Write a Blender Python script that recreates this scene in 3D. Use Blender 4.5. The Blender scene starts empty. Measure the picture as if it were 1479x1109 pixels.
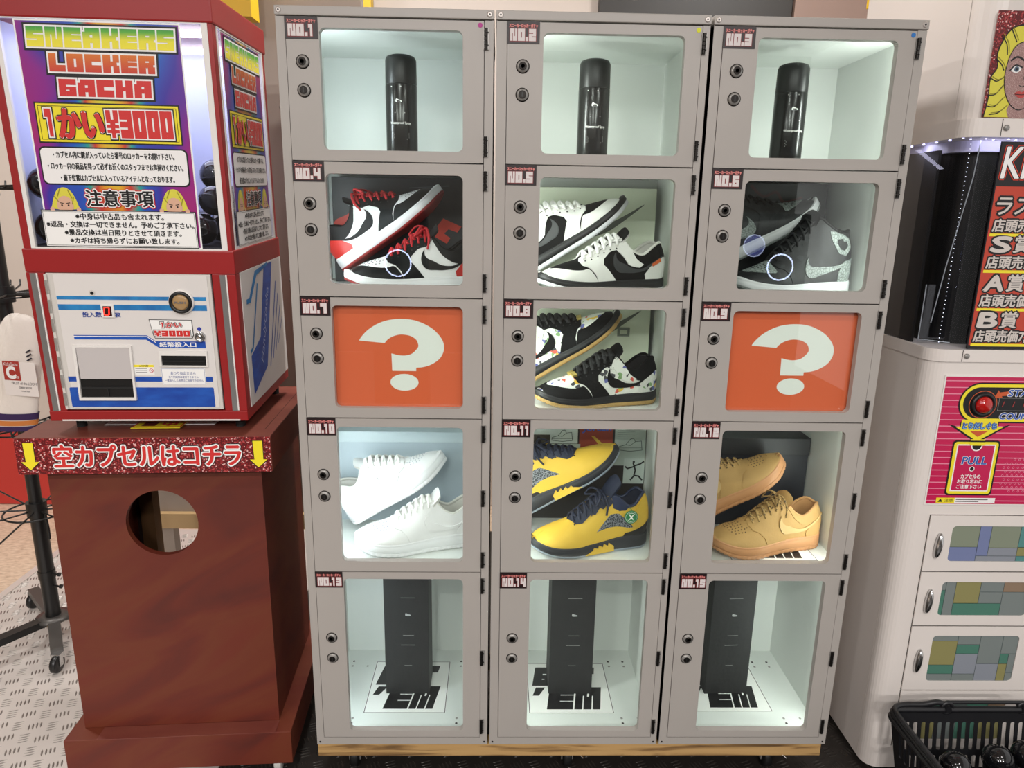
import bpy, bmesh, math, random
from mathutils import Vector, Matrix, geometry
random.seed(7)
SC = bpy.context.scene
COL = SC.collection
R = math.radians
# ------------------------------------------------------------------ camera
cam_d = bpy.data.cameras.new('camera'); cam = bpy.data.objects.new('camera', cam_d); COL.objects.link(cam)
cam_d.sensor_width = 36.0; cam_d.lens = 1009.9/1479*36.0; cam_d.clip_start = .02
_pt, _yw, _rl = .2391, .0234, .0169
_fw = Vector((math.sin(_yw)*math.cos(_pt), math.cos(_yw)*math.cos(_pt), -math.sin(_pt)))
_rt = Vector((math.cos(_yw), -math.sin(_yw), 0)); _up = _rt.cross(_fw)
_r2 = _rt*math.cos(_rl)+_up*math.sin(_rl); _u2 = -_rt*math.sin(_rl)+_up*math.cos(_rl)
cam.matrix_world = Matrix(((_r2.x, _u2.x, -_fw.x, .4516), (_r2.y, _u2.y, -_fw.y, -1.3902), (_r2.z, _u2.z, -_fw.z, 1.3136), (0, 0, 0, 1)))
SC.camera = cam
# ------------------------------------------------------------------ view, world, shop lights
SC.view_settings.view_transform = 'Standard'; SC.view_settings.look = 'None'
SC.view_settings.gamma = 1.0; SC.view_settings.use_curve_mapping = False; SC.view_settings.exposure = 0.0
W = bpy.data.worlds.new('shop_air'); SC.world = W; W.use_nodes = True
W.node_tree.nodes['Background'].inputs[0].default_value = (1.0, .97, .95, 1)
W.node_tree.nodes['Background'].inputs[1].default_value = .80
def area(name, loc, target, sx, sy, power, col=(1, 1, 1), spread=180):
    l = bpy.data.lights.new(name, 'AREA'); l.shape = 'RECTANGLE'; l.size = sx; l.size_y = sy; l.energy = power; l.color = col
    l.spread = R(spread)
    o = bpy.data.objects.new(name, l); COL.objects.link(o); o.location = loc
    d = Vector(target)-Vector(loc); o.rotation_euler = d.to_track_quat('-Z', 'Y').to_euler()
    return o
for _x in (-1.5, .1, 1.5):
    for _y, _p in ((.60, 25), (-1.5, 8), (-3.1, 34), (-4.3, 62)):
        area('ceiling_lamp', (_x, _y, 2.66), (_x, _y, 0), .30, .12, _p, (1, .97, .945))

# ------------------------------------------------------------------ colour + materials
def lin(h):
    h = h.lstrip('#'); c = [int(h[i:i+2], 16)/255 for i in (0, 2, 4)]
    return tuple(x/12.92 if x <= .04045 else ((x+.055)/1.055)**2.4 for x in c)+(1,)
MATS = {}
def mat(name, hexc, rough=.5, metal=0.0, bump=0, bscale=40, var=0, vscale=8, emit=0, coat=0, spec=.5):
    if name in MATS: return MATS[name]
    m = bpy.data.materials.new(name); m.use_nodes = True; nt = m.node_tree; b = nt.nodes['Principled BSDF']
    c = lin(hexc); b.inputs['Base Color'].default_value = c
    b.inputs['Roughness'].default_value = rough; b.inputs['Metallic'].default_value = metal
    b.inputs['Specular IOR Level'].default_value = spec; b.inputs['Coat Weight'].default_value = coat
    if emit: b.inputs['Emission Color'].default_value = c; b.inputs['Emission Strength'].default_value = emit
    if var or bump:
        tc = nt.nodes.new('ShaderNodeTexCoord')
        if var:
            n = nt.nodes.new('ShaderNodeTexNoise'); n.inputs['Scale'].default_value = vscale; n.inputs['Detail'].default_value = 4
            nt.links.new(tc.outputs['Object'], n.inputs['Vector'])
            r = nt.nodes.new('ShaderNodeValToRGB'); e = r.color_ramp.elements
            e[0].position = .3; e[1].position = .7
            e[0].color = tuple(x*(1-var) for x in c[:3])+(1,); e[1].color = tuple(min(1, x*(1+var)) for x in c[:3])+(1,)
            nt.links.new(n.outputs['Fac'], r.inputs['Fac']); nt.links.new(r.outputs['Color'], b.inputs['Base Color'])
        if bump:
            n2 = nt.nodes.new('ShaderNodeTexNoise'); n2.inputs['Scale'].default_value = bscale; n2.inputs['Detail'].default_value = 3
            nt.links.new(tc.outputs['Object'], n2.inputs['Vector'])
            bp = nt.nodes.new('ShaderNodeBump'); bp.inputs['Strength'].default_value = bump; bp.inputs['Distance'].default_value = .002
            nt.links.new(n2.outputs['Fac'], bp.inputs['Height']); nt.links.new(bp.outputs['Normal'], b.inputs['Normal'])
    MATS[name] = m; return m
def ramp_mat(name, stops, tex='noise', scale=(1, 1, 1), rough=.5, tscale=5, detail=4, dist=0, interp='LINEAR', metal=0, axis=None, lo=0, hi=1, spec=.5):
    """procedural colour ramp driven by noise / voronoi / wave / an object axis"""
    m = bpy.data.materials.new(name); m.use_nodes = True; nt = m.node_tree; b = nt.nodes['Principled BSDF']
    b.inputs['Roughness'].default_value = rough; b.inputs['Metallic'].default_value = metal; b.inputs['Specular IOR Level'].default_value = spec
    tc = nt.nodes.new('ShaderNodeTexCoord'); mp = nt.nodes.new('ShaderNodeMapping'); mp.inputs['Scale'].default_value = scale
    nt.links.new(tc.outputs['Object'], mp.inputs['Vector'])
    r = nt.nodes.new('ShaderNodeValToRGB'); cr = r.color_ramp; cr.interpolation = interp
    while len(cr.elements) < len(stops): cr.elements.new(.5)
    for e, (p, h) in zip(cr.elements, stops): e.position = p; e.color = lin(h)
    if axis is not None:
        sx = nt.nodes.new('ShaderNodeSeparateXYZ'); nt.links.new(mp.outputs[0], sx.inputs[0])
        mr = nt.nodes.new('ShaderNodeMapRange'); mr.inputs[1].default_value = lo; mr.inputs[2].default_value = hi
        nt.links.new(sx.outputs[axis], mr.inputs[0]); nt.links.new(mr.outputs[0], r.inputs['Fac'])
    elif tex == 'noise':
        n = nt.nodes.new('ShaderNodeTexNoise'); n.inputs['Scale'].default_value = tscale; n.inputs['Detail'].default_value = detail; n.inputs['Distortion'].default_value = dist
        nt.links.new(mp.outputs[0], n.inputs['Vector']); nt.links.new(n.outputs['Fac'], r.inputs['Fac'])
    elif tex == 'voronoi':
        n = nt.nodes.new('ShaderNodeTexVoronoi'); n.inputs['Scale'].default_value = tscale
        nt.links.new(mp.outputs[0], n.inputs['Vector'])
        bw = nt.nodes.new('ShaderNodeSeparateColor'); nt.links.new(n.outputs['Color'], bw.inputs[0]); nt.links.new(bw.outputs[0], r.inputs['Fac'])
    elif tex == 'crack':
        n = nt.nodes.new('ShaderNodeTexVoronoi'); n.feature = 'DISTANCE_TO_EDGE'; n.inputs['Scale'].default_value = tscale
        nt.links.new(mp.outputs[0], n.inputs['Vector']); nt.links.new(n.outputs['Distance'], r.inputs['Fac'])
    elif tex == 'wave':
        n = nt.nodes.new('ShaderNodeTexWave'); n.inputs['Scale'].default_value = tscale; n.inputs['Distortion'].default_value = dist; n.inputs['Detail'].default_value = detail
        n.bands_direction = 'Z'
        nt.links.new(mp.outputs[0], n.inputs['Vector']); nt.links.new(n.outputs['Fac'], r.inputs['Fac'])
    nt.links.new(r.outputs['Color'], b.inputs['Base Color'])
    MATS[name] = m; return m
def glass_mat(name, tint, ior=1.45, rough=.0, extra=0.0):
    m = bpy.data.materials.new(name); m.use_nodes = True; nt = m.node_tree
    nt.nodes.remove(nt.nodes['Principled BSDF']); out = nt.nodes['Material Output']
    t = nt.nodes.new('ShaderNodeBsdfTransparent'); t.inputs[0].default_value = tint
    g = nt.nodes.new('ShaderNodeBsdfGlossy'); g.inputs['Roughness'].default_value = rough; g.inputs['Color'].default_value = (1, 1, 1, 1)
    f = nt.nodes.new('ShaderNodeFresnel'); f.inputs['IOR'].default_value = ior
    ge = nt.nodes.new('ShaderNodeNewGeometry'); mr = nt.nodes.new('ShaderNodeMapRange')
    mr.inputs[3].default_value = ior; mr.inputs[4].default_value = 1/ior
    nt.links.new(ge.outputs['Backfacing'], mr.inputs[0]); nt.links.new(mr.outputs[0], f.inputs['IOR'])
    mx = nt.nodes.new('ShaderNodeMixShader')
    nt.links.new(f.outputs[0], mx.inputs[0]); nt.links.new(t.outputs[0], mx.inputs[1]); nt.links.new(g.outputs[0], mx.inputs[2])
    nt.links.new(mx.outputs[0], out.inputs['Surface']); MATS[name] = m; return m

# ------------------------------------------------------------------ mesh builder
FONT_CACHE = {}
def text_geo(s, off=0.0):
    """filled glyph outlines of a string: (points, triangles), normalised to its bounding box"""
    key = (s, off)
    if key in FONT_CACHE: return FONT_CACHE[key]
    cu = bpy.data.curves.new('tmp_text', 'FONT'); cu.body = s; cu.size = 1.0; cu.offset = off; cu.resolution_u = 3; cu.fill_mode = 'BOTH'
    o = bpy.data.objects.new('tmp_text', cu); COL.objects.link(o)
    dg = bpy.context.evaluated_depsgraph_get(); me = bpy.data.meshes.new_from_object(o.evaluated_get(dg))
    pts = [(v.co.x, v.co.y) for v in me.vertices]; fs = [tuple(p.vertices) for p in me.polygons]
    bpy.data.objects.remove(o); bpy.data.curves.remove(cu); bpy.data.meshes.remove(me)
    if not pts: pts = [(0, 0), (1, 0), (1, 1)]; fs = []
    x0 = min(p[0] for p in pts); x1 = max(p[0] for p in pts); y0 = min(p[1] for p in pts); y1 = max(p[1] for p in pts)
    FONT_CACHE[key] = (pts, fs, (x0, y0, x1, y1)); return FONT_CACHE[key]
# heavy slit-cut block letters: the parts removed from a full unit cell
SLIT = {'S': [(.4, .60, 1, .67), (0, .32, .6, .39)], 'N': [(.30, 0, .38, .62), (.62, .38, .70, 1)], 'E': [(.45, .61, 1, .67), (.45, .33, 1, .39)],
 'A': [(.42, 0, .58, .26), (.42, .52, .58, .66), (0, .8, .15, 1)], 'K': [(.48, .64, .62, 1), (.48, 0, .62, .36), (.85, .42, 1, .58)], 'R': [(.42, .62, .64, .70), (.44, 0, .56, .34), (.9, .38, 1, .5)],
 'L': [(.44, .36, 1, 1)], 'O': [(.43, .27, .57, .73)], 'C': [(.42, .40, 1, .60)], 'G': [(.42, .56, 1, .66), (.42, .30, .6, .38)], 'H': [(.42, .62, .58, 1), (.42, 0, .58, .38)],
 '1': [(0, 0, .32, .7), (.72, 0, 1, 1)], '2': [(0, .60, .6, .67), (.4, .32, 1, .39)], '3': [(0, .60, .6, .67), (0, .32, .6, .39)], '4': [(.38, .62, .62, 1), (0, 0, .55, .30)],
 '5': [(.4, .60, 1, .67), (0, .32, .6, .39)], '6': [(.4, .62, 1, .70), (.4, .26, .6, .36)], '7': [(0, 0, .5, .66)], '8': [(.38, .62, .62, .72), (.38, .28, .62, .38)], '9': [(.4, .62, .6, .72), (0, .28, .6, .36)],
 '0': [(.43, .25, .57, .75)], '.': [(0, .32, 1, 1)], '\u00a5': [(.40, .66, .60, 1), (0, 0, .34, .18), (.66, 0, 1, .18), (0, .30, .34, .36), (.66, .30, 1, .36), (0, .48, .30, .54), (.70, .48, 1, .54)],
 'B': [(.38, .62, .62, .72), (.38, .28, .62, .38), (.88, .46, 1, .54)], 'P': [(.4, .6, .64, .72), (.5, 0, 1, .36)], 'T': [(0, 0, .3, .66), (.7, 0, 1, .66)], 'D': [(.4, .28, .6, .72), (.88, .9, 1, 1), (.88, 0, 1, .1)], 'I': [], 'U': [(.42, .36, .58, 1)], 'M': [(.27, 0, .36, .62), (.64, 0, .73, .62), (.44, .55, .56, 1)]}
WID = {'.': .38, '1': .72, 'I': .42}
def block_rects(s, gap=.12):
    out = []; x = 0
    for ch in s:
        w = WID.get(ch, 1.0)
        if ch != ' ':
            sl = SLIT[ch]; xs = sorted({0, 1, *[a for q in sl for a in (q[0], q[2])]}); ys = sorted({0, 1, *[a for q in sl for a in (q[1], q[3])]})
            for i in range(len(xs)-1):
                for j in range(len(ys)-1):
                    cx = (xs[i]+xs[i+1])/2; cy = (ys[j]+ys[j+1])/2
                    if not any(q[0] < cx < q[2] and q[1] < cy < q[3] for q in sl): out.append((x+xs[i]*w, ys[j], x+xs[i+1]*w, ys[j+1]))
        x += w+gap
    return out, x-gap
def rrect(x0, y0, x1, y1, r, n=5):
    p = []
    for cx, cy, a in ((x1-r, y1-r, 0), (x0+r, y1-r, 90), (x0+r, y0+r, 180), (x1-r, y0+r, 270)):
        for k in range(n+1):
            t = R(a+90*k/n); p.append((cx+r*math.cos(t), cy+r*math.sin(t)))
    return p
def circ(cx, cy, r, n=24, ry=None):
    return [(cx+r*math.cos(2*math.pi*k/n), cy+(ry or r)*math.sin(2*math.pi*k/n)) for k in range(n)]
def smooth(pts, n=5, closed=True):
    out = []; m = len(pts)
    for i in range(m if closed else m-1):
        p0, p1, p2, p3 = (pts[(i+k-1) % m] if closed else pts[min(max(i+k-1, 0), m-1)] for k in range(4))
        for k in range(n):
            t = k/n
            out.append(tuple(.5*((2*b)+(c-a)*t+(2*a-5*b+4*c-d)*t*t+(-a+3*b-3*c+d)*t**3) for a, b, c, d in zip(p0, p1, p2, p3)))
    if not closed: out.append(tuple(pts[-1]))
    return out
class MB:
    def __init__(s): s.v = []; s.f = []; s.m = []; s.mats = []; s.sm = []; s.M = None
    def mi(s, m):
        if m not in s.mats: s.mats.append(m)
        return s.mats.index(m)
    def add(s, vs, fs, m, smooth=False):
        o = len(s.v)
        s.v += [tuple(s.M @ Vector(v)) if s.M else tuple(v) for v in vs]
        k = s.mi(m)
        for f in fs: s.f.append(tuple(o+i for i in f)); s.m.append(k); s.sm.append(smooth)
    def box(s, x0, y0, z0, x1, y1, z1, m, bev=0):
        if bev <= 0:
            v = [(x, y, z) for x in (x0, x1) for y in (y0, y1) for z in (z0, z1)]
            s.add(v, [(0, 1, 3, 2), (4, 6, 7, 5), (0, 4, 5, 1), (2, 3, 7, 6), (0, 2, 6, 4), (1, 5, 7, 3)], m)
        else:
            bm = bmesh.new(); bmesh.ops.create_cube(bm, size=1)
            for v in bm.verts: v.co = Vector(((x0+x1)/2+v.co.x*(x1-x0), (y0+y1)/2+v.co.y*(y1-y0), (z0+z1)/2+v.co.z*(z1-z0)))
            bmesh.ops.bevel(bm, geom=bm.edges[:], offset=bev, segments=2, affect='EDGES', profile=.6)
            s.bm(bm, m)
    def bm(s, bm, m, smooth=False):
        bm.verts.index_update(); s.add([v.co[:] for v in bm.verts], [[v.index for v in f.verts] for f in bm.faces], m, smooth); bm.free()
    def lathe(s, prof, m, n=28, axis='z', c=(0, 0, 0), smooth=True):
        """profile of (radius, height) turned about an axis through c"""
        vs = []; fs = []
        for r, h in prof:
            for k in range(n):
                a = 2*math.pi*k/n; p = (r*math.cos(a), r*math.sin(a), h)
                if axis == 'y': p = (p[0], p[2], p[1])
                if axis == 'x': p = (p[2], p[0], p[1])
                vs.append((p[0]+c[0], p[1]+c[1], p[2]+c[2]))
        for i in range(len(prof)-1):
            for k in range(n): fs.append((i*n+k, i*n+(k+1) % n, (i+1)*n+(k+1) % n, (i+1)*n+k))
        s.add(vs, fs, m, smooth)
        if prof[0][0] > 1e-6: s.add(vs[:n], [tuple(range(n))], m)
        if prof[-1][0] > 1e-6: s.add(vs[-n:], [tuple(range(n))], m)
    def cyl(s, p, q, r, m, n=16, r2=None):
        s.tube([p, q], r, m, n, radii=[r, r if r2 is None else r2])
    def tube(s, path, r, m, n=8, flat=1.0, closed=False, radii=None, up=(0, 0, 1)):
        P = [Vector(p) for p in path]; vs = []; fs = []; L = len(P)
        for i, p in enumerate(P):
            if closed: d = P[(i+1) % L]-P[i-1]
            else: d = P[min(i+1, L-1)]-P[max(i-1, 0)]
            d.normalize(); u = Vector(up)
            if abs(d.dot(u)) > .95: u = Vector((1, 0, 0)) if abs(d.x) < .9 else Vector((0, 1, 0))
            a = d.cross(u).normalized(); b = a.cross(d).normalized(); rr = radii[i] if radii else r
            for k in range(n):
                t = 2*math.pi*k/n; vs.append(p+a*math.cos(t)*rr+b*math.sin(t)*rr*flat)
        for i in range(L if closed else L-1):
            j = (i+1) % L
            for k in range(n): fs.append((i*n+k, i*n+(k+1) % n, j*n+(k+1) % n, j*n+k))
        s.add(vs, fs, m, True)
        if not closed: s.add(vs[:n], [tuple(range(n))], m); s.add(vs[-n:], [tuple(range(n))], m)
    def extrude(s, pts, d, m, frame, holes=()):
        """2D outline (with holes) extruded by d along the frame normal; frame=(origin,u,v,n)"""
        o, u, v, n = (Vector(q) for q in frame)
        loops = [list(pts)]+[list(h) for h in holes]
        tri = geometry.tessellate_polygon([[Vector((x, y, 0)) for x, y in lp] for lp in loops])
        flat = [p for lp in loops for p in lp]
        A = [o+u*x+v*y for x, y in flat]; B = [a+n*d for a in A]
        s.add(A, tri, m); s.add(B, tri, m); k = 0
        for lp in loops:
            L = len(lp); s.add(A[k:k+L]+B[k:k+L], [(i, (i+1) % L, L+(i+1) % L, L+i) for i in range(L)], m); k += L
    def build(s, name, parent=None, loc=None, weld=False):
        me = bpy.data.meshes.new(name); me.from_pydata(s.v, [], s.f)
        for mm in s.mats: me.materials.append(mm)
        me.polygons.foreach_set('material_index', s.m); me.polygons.foreach_set('use_smooth', s.sm)
        bm = bmesh.new(); bm.from_mesh(me)
        if weld: bmesh.ops.remove_doubles(bm, verts=bm.verts[:], dist=1e-5)
        bmesh.ops.recalc_face_normals(bm, faces=bm.faces[:]); bm.to_mesh(me); bm.free()
        o = bpy.data.objects.new(name, me); COL.objects.link(o)
        if parent: o.parent = parent
        if loc: o.location = loc
        return o
class Print:
    """flat printing on one plane of a mesh: everything lands in the builder as thin ink layers"""
    def __init__(s, mb, o, u, v, n, step=.00025): s.mb = mb; s.o = Vector(o); s.u = Vector(u); s.v = Vector(v); s.n = Vector(n); s.st = step; s.k = 0
    def pt(s, x, y, l): return s.o+s.u*x+s.v*y+s.n*(s.st*l+5e-6*(s.k % 17))
    def nx(s): s.k += 1      # each piece of ink sits a hair above the last, so none are coplanar
    def poly(s, pts, m, l=1):
        s.nx()
        tri = geometry.tessellate_polygon([[Vector((x, y, 0)) for x, y in pts]]); s.mb.add([s.pt(x, y, l) for x, y in pts], tri, m)
    def rect(s, x0, y0, x1, y1, m, l=1):
        s.nx(); s.mb.add([s.pt(x0, y0, l), s.pt(x1, y0, l), s.pt(x1, y1, l), s.pt(x0, y1, l)], [(0, 1, 2, 3)], m)
    def frame(s, x0, y0, x1, y1, w, m, l=1):
        for a in ((x0, y0, x1, y0+w), (x0, y1-w, x1, y1), (x0, y0, x0+w, y1), (x1-w, y0, x1, y1)): s.rect(*a, m, l)
    def disc(s, x, y, r, m, l=1, n=24, ry=None): s.poly(circ(x, y, r, n, ry), m, l)
    def text(s, t, x0, y0, x1, y1, m, l=1, off=0.0, shear=0.0, ref=0.0):
        """ref: weight whose bounding box is fitted to the rectangle (so outlines keep register)"""
        _, _, bb = text_geo(t, ref); pts, fs, _ = text_geo(t, off)
        s.nx(); sx = (x1-x0)/max(bb[2]-bb[0], 1e-6); sy = (y1-y0)/max(bb[3]-bb[1], 1e-6)
        s.mb.add([s.pt(x0+(px-bb[0])*sx+shear*(py-bb[1])*sy, y0+(py-bb[1])*sy, l) for px, py in pts], fs, m)
    def block(s, t, x0, y0, x1, y1, m, l=1, ex=0.0, gap=.12, shear=0.0):
        rs, w = block_rects(t, gap); sx = (x1-x0)/w; sy = y1-y0
        for a, b, c, d in rs:
            s.nx(); q = [(x0+a*sx-ex, y0+b*sy-ex), (x0+c*sx+ex, y0+b*sy-ex), (x0+c*sx+ex, y0+d*sy+ex), (x0+a*sx-ex, y0+d*sy+ex)]
            s.mb.add([s.pt(x+shear*(y-y0), y, l) for x, y in q], [(0, 1, 2, 3)], m)
    def halo(s, t, x0, y0, x1, y1, m, l, w, shear=0.0, n=10):
        """outlined lettering: the glyphs repeated on a small ring"""
        for k in range(n):
            dx, dy = w*math.cos(2*math.pi*k/n), w*math.sin(2*math.pi*k/n); s.text(t, x0+dx, y0+dy, x1+dx, y1+dy, m, l+k*.02, 0, shear)
        if w > .003: s.halo(t, x0, y0, x1, y1, m, l+.3, w*.5, shear, 8)
    def bold(s, t, x0, y0, x1, y1, m, l, w, shear=0.0):
        for k, (dx, dy) in enumerate(((0, 0), (w, 0), (-w, 0), (0, w*.7), (0, -w*.7))): s.text(t, x0+dx, y0+dy, x1+dx, y1+dy, m, l+k*.02, 0, shear)
    def line(s, pts, w, m, l=1):
        for (ax, ay), (bx, by) in zip(pts, pts[1:]):
            s.nx(); d = math.hypot(bx-ax, by-ay) or 1e-6; nx, ny = -(by-ay)/d*w/2, (bx-ax)/d*w/2; ex, ey = (bx-ax)/d*w*.3, (by-ay)/d*w*.3
            s.mb.add([s.pt(ax+nx-ex, ay+ny-ey, l), s.pt(bx+nx+ex, by+ny+ey, l), s.pt(bx-nx+ex, by-ny+ey, l), s.pt(ax-nx-ex, ay-ny-ey, l)], [(0, 1, 2, 3)], m)
def front(mb, o, step=.00025): return Print(mb, o, (1, 0, 0), (0, 0, 1), (0, -1, 0), step)
def tag(o, label, cat, group=None, kind=None):
    if label: o['label'] = label
    if cat: o['category'] = cat
    if group: o['group'] = group
    if kind: o['kind'] = kind
    return o
def thing(name, label, cat, loc=(0, 0, 0), rot=(0, 0, 0), group=None):
    o = bpy.data.objects.new(name, None); COL.objects.link(o); o.location = loc; o.rotation_euler = rot; o.empty_display_size = .05
    return tag(o, label, cat, group)
def kids(o): return [c for c in bpy.data.objects if c.parent == o]
def dup(root, loc, rot, label, group=None):
    def rec(o, par):
        c = o.copy(); COL.objects.link(c)
        if par: c.parent = par
        for k in [x for x in bpy.data.objects if x.parent == o]: rec(k, c)
        return c
    r = rec(root, None); r.location = loc; r.rotation_euler = rot; r['label'] = label
    if group: r['group'] = group
    return r
# ------------------------------------------------------------------ base materials
m_locker = mat('locker_enamel', '#a8a29c', .38, var=.02, vscale=6)
m_lockin = mat('locker_enamel_inside', '#e2e5e1', .42)
m_black = mat('black_plastic', '#141414', .35); m_blackm = mat('black_matte', '#161616', .8); m_ink = mat('black_ink', '#0c0c0e', .45)
m_white = mat('white_print', '#f0eeec', .5); m_paper = mat('white_paper', '#f2f1ee', .6)
m_chrome = mat('chrome', '#c9c9c9', .18, 1); m_steel = mat('dull_steel', '#96938f', .38, .45); m_dark = mat('dark_metal', '#2a2725', .4, .8)
m_glass = glass_mat('door_glass', (.97, 1, .985, 1)); m_red = mat('red_paint', '#97191a', .42, var=.05, vscale=3)
m_plate_w = mat('label_grey_white', '#d9d0ce', .5); m_plate_d = mat('label_dark', '#1d0c0e', .4); m_plate_p = mat('label_pink', '#e08c86', .5)
m_orange = mat('orange_print', '#e0673f', .38); m_qwhite = mat('pale_print', '#eef0ea', .35)
m_led = mat('led_dot', '#f2fbff', .3, emit=7)

# ------------------------------------------------------------------ room shell
def room():
    m_tile = ramp_mat('vinyl_tile', [(.3, '#b39c86'), (.5, '#cbb49c'), (.7, '#d8c4ae')], tscale=45, scale=(1, 2.2, 1), rough=.4)
    b = MB(); b.box(-3.2, -1.7, -.06, 3.2, 1.75, -.003, m_tile); tag(b.build('floor'), 'beige vinyl shop floor', None, kind='structure')
    b = MB(); b.box(-3.2, -5.2, -.06, 3.2, -1.7002, -.003, mat('added_dark_floor', '#2e2926', .9, var=.1, vscale=30)); tag(b.build('floor'), 'unseen dark floor section added to darken glass reflections', None, kind='structure')  # unseen dark floor, added so the door glass mirrors less light
    b = MB(); b.box(-3.3, -5.2, 0, -3.2, 1.62, 2.72, mat('side_wall', '#857c74', .7)); tag(b.build('wall_left'), 'unseen grey side wall added to darken reflections', None, kind='structure')  # unseen wall, added to darken what the dispenser cover mirrors
    def plate(x0, y0, x1, y1, px0, py0, px1, py1, m, m2, pitch, label):
        b = MB(); b.box(x0, y0, -.003, x1, y1, 0, m); i = 0; y = py0
        while y < py1:
            x = px0+(pitch/2 if i % 2 else 0)*0; j = 0
            while x < px1:
                k = (i+j) % 2
                for q in range(4):
                    t = (q-1.5)*.0085
                    L, w, h = .0125, .0022, .0014
                    d = Vector((.94, .34, 0)) if k else Vector((-.42, .91, 0)); n = Vector((-d.y, d.x, 0)); c = Vector((x, y, 0))+n*t*1.05+d*(0.0)
                    p = [c-d*L, c+n*w-d*L*.4, c+n*w+d*L*.4, c+d*L, c-n*w+d*L*.4, c-n*w-d*L*.4]
                    top = [c-d*L*.6+Vector((0, 0, h)), c+d*L*.6+Vector((0, 0, h))]
                    b.add(p+top, [(0, 1, 6), (1, 2, 7, 6), (2, 3, 7), (3, 4, 7), (4, 5, 6, 7), (5, 0, 6)], m2)
                x += pitch; j += 1
            y += pitch; i += 1
        tag(b.build('floor'), label, None, kind='structure')
    ms = mat('silver_plate', '#c9c2bc', .42, .15, var=.06, vscale=4); ms2 = mat('silver_lozenge', '#8a847e', .35, .4)
    mk = mat('black_plate', '#2b2724', .42, .2); mk2 = mat('black_lozenge', '#3b3733', .3, .4)
    plate(-1.235, -1.70, -.21, 1.35, -1.22, -.12, -.40, 1.32, ms, ms2, .044, 'silver checker plate flooring')
    plate(-.208, -1.70, 3.0, 1.35, -.19, -.30, 1.78, .62, mk, mk2, .044, 'black checker plate flooring')
    b = MB(); b.box(-1.262, -1.70, -.003, -1.2352, 1.35, .004, mat('edge_strip', '#d8d2cc', .35, .4)); tag(b.build('trim_1'), 'pale metal edge strip of the plate floor', None, kind='structure')
    m_wall = mat('wall_paint', '#c4b8ae', .6, var=.02, vscale=2)
    b = MB(); b.box(-3.2, 1.62, 0, 3.2, 1.72, 2.72, m_wall); tag(b.build('wall_back'), 'pale plaster back wall', None, kind='structure')
    b = MB(); b.box(-3.2, 1.60, 0, -.9, 1.6195, .345, mat('red_dado', '#b9342d', .5)); tag(b.build('trim_2'), 'red band along the foot of the back wall', None, kind='structure')
    b = MB(); b.box(-3.2, -5.3, 0, 3.2, -5.2, 2.72, mat('far_wall', '#4d4640', .7)); tag(b.build('wall_front'), 'unseen dark far wall added to cut haze in the door glass', None, kind='structure')  # unseen dark wall, added to keep bright haze out of the panes
    b = MB(); b.box(-3.2, -5.2, 2.70, 3.2, 1.72, 2.76, mat('ceiling_board', '#d8d3cd', .8)); tag(b.build('ceiling'), 'white ceiling', None, kind='structure')
    b = MB(); b.box(.835, 1.575, 1.7, 1.585, 1.6195, 2.3, mat('dark_board', '#2b2825', .5)); tag(b.build('wall_board'), 'dark board on the wall above the middle and right lockers', 'board')
    b = MB(); b.box(1.590, 1.56, 1.6, 1.875, 1.6195, 2.3, mat('brown_board', '#8d756a', .55)); tag(b.build('wall_board'), 'brown board on the wall beside the dark board', 'board')
    # partition behind the capsule machine
    t = thing('partition_panel', 'beige steel partition between the capsule machine and the left locker', 'partition', (-.58, .62, 0))
    b = MB(); mp = mat('partition_paint', '#a5978b', .5); b.box(0, 0, .40, .668, .04, 2.05, mp); b.build('panel', t)
    b = MB()
    for x in (.02, .648): b.box(x-.02, .002, 0, x+.02, .038, .40, mp)
    b.build('foot_post', t)
    b = MB(); b.box(0, -.02, .362, .668, -.001, .41, mat('pale_pine', '#c9a878', .5)); b.build('plank', t)
    for k, z in enumerate((.47, 1.35, 1.58, 1.12)):
        b = MB(); b.lathe([(.006, 0), (.006, -.002), (.003, -.0035)], m_steel, 12, 'y', (.448-.0*k if k else .18, -.001, z)); b.build('screw', t)
    my = mat('yellow_paint', '#e0b71c', .45)
    b = MB(); b.box(-.62, .50, 1.772, -.158, .56, 2.02, my); tag(b.build('yellow_sign'), 'yellow sign board hanging above the capsule machine', 'sign')
    b = MB(); b.box(-.090, 1.54, 1.9, -.040, 1.60, 2.69, my); tag(b.build('yellow_post'), 'yellow post on the wall above the left locker', 'post')
    b = MB(); b.box(1.60, .88, 1.955, 1.95, 1.0, 2.2, my); tag(b.build('yellow_sign'), 'yellow sign corner above the right locker', 'sign')
room()

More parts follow.
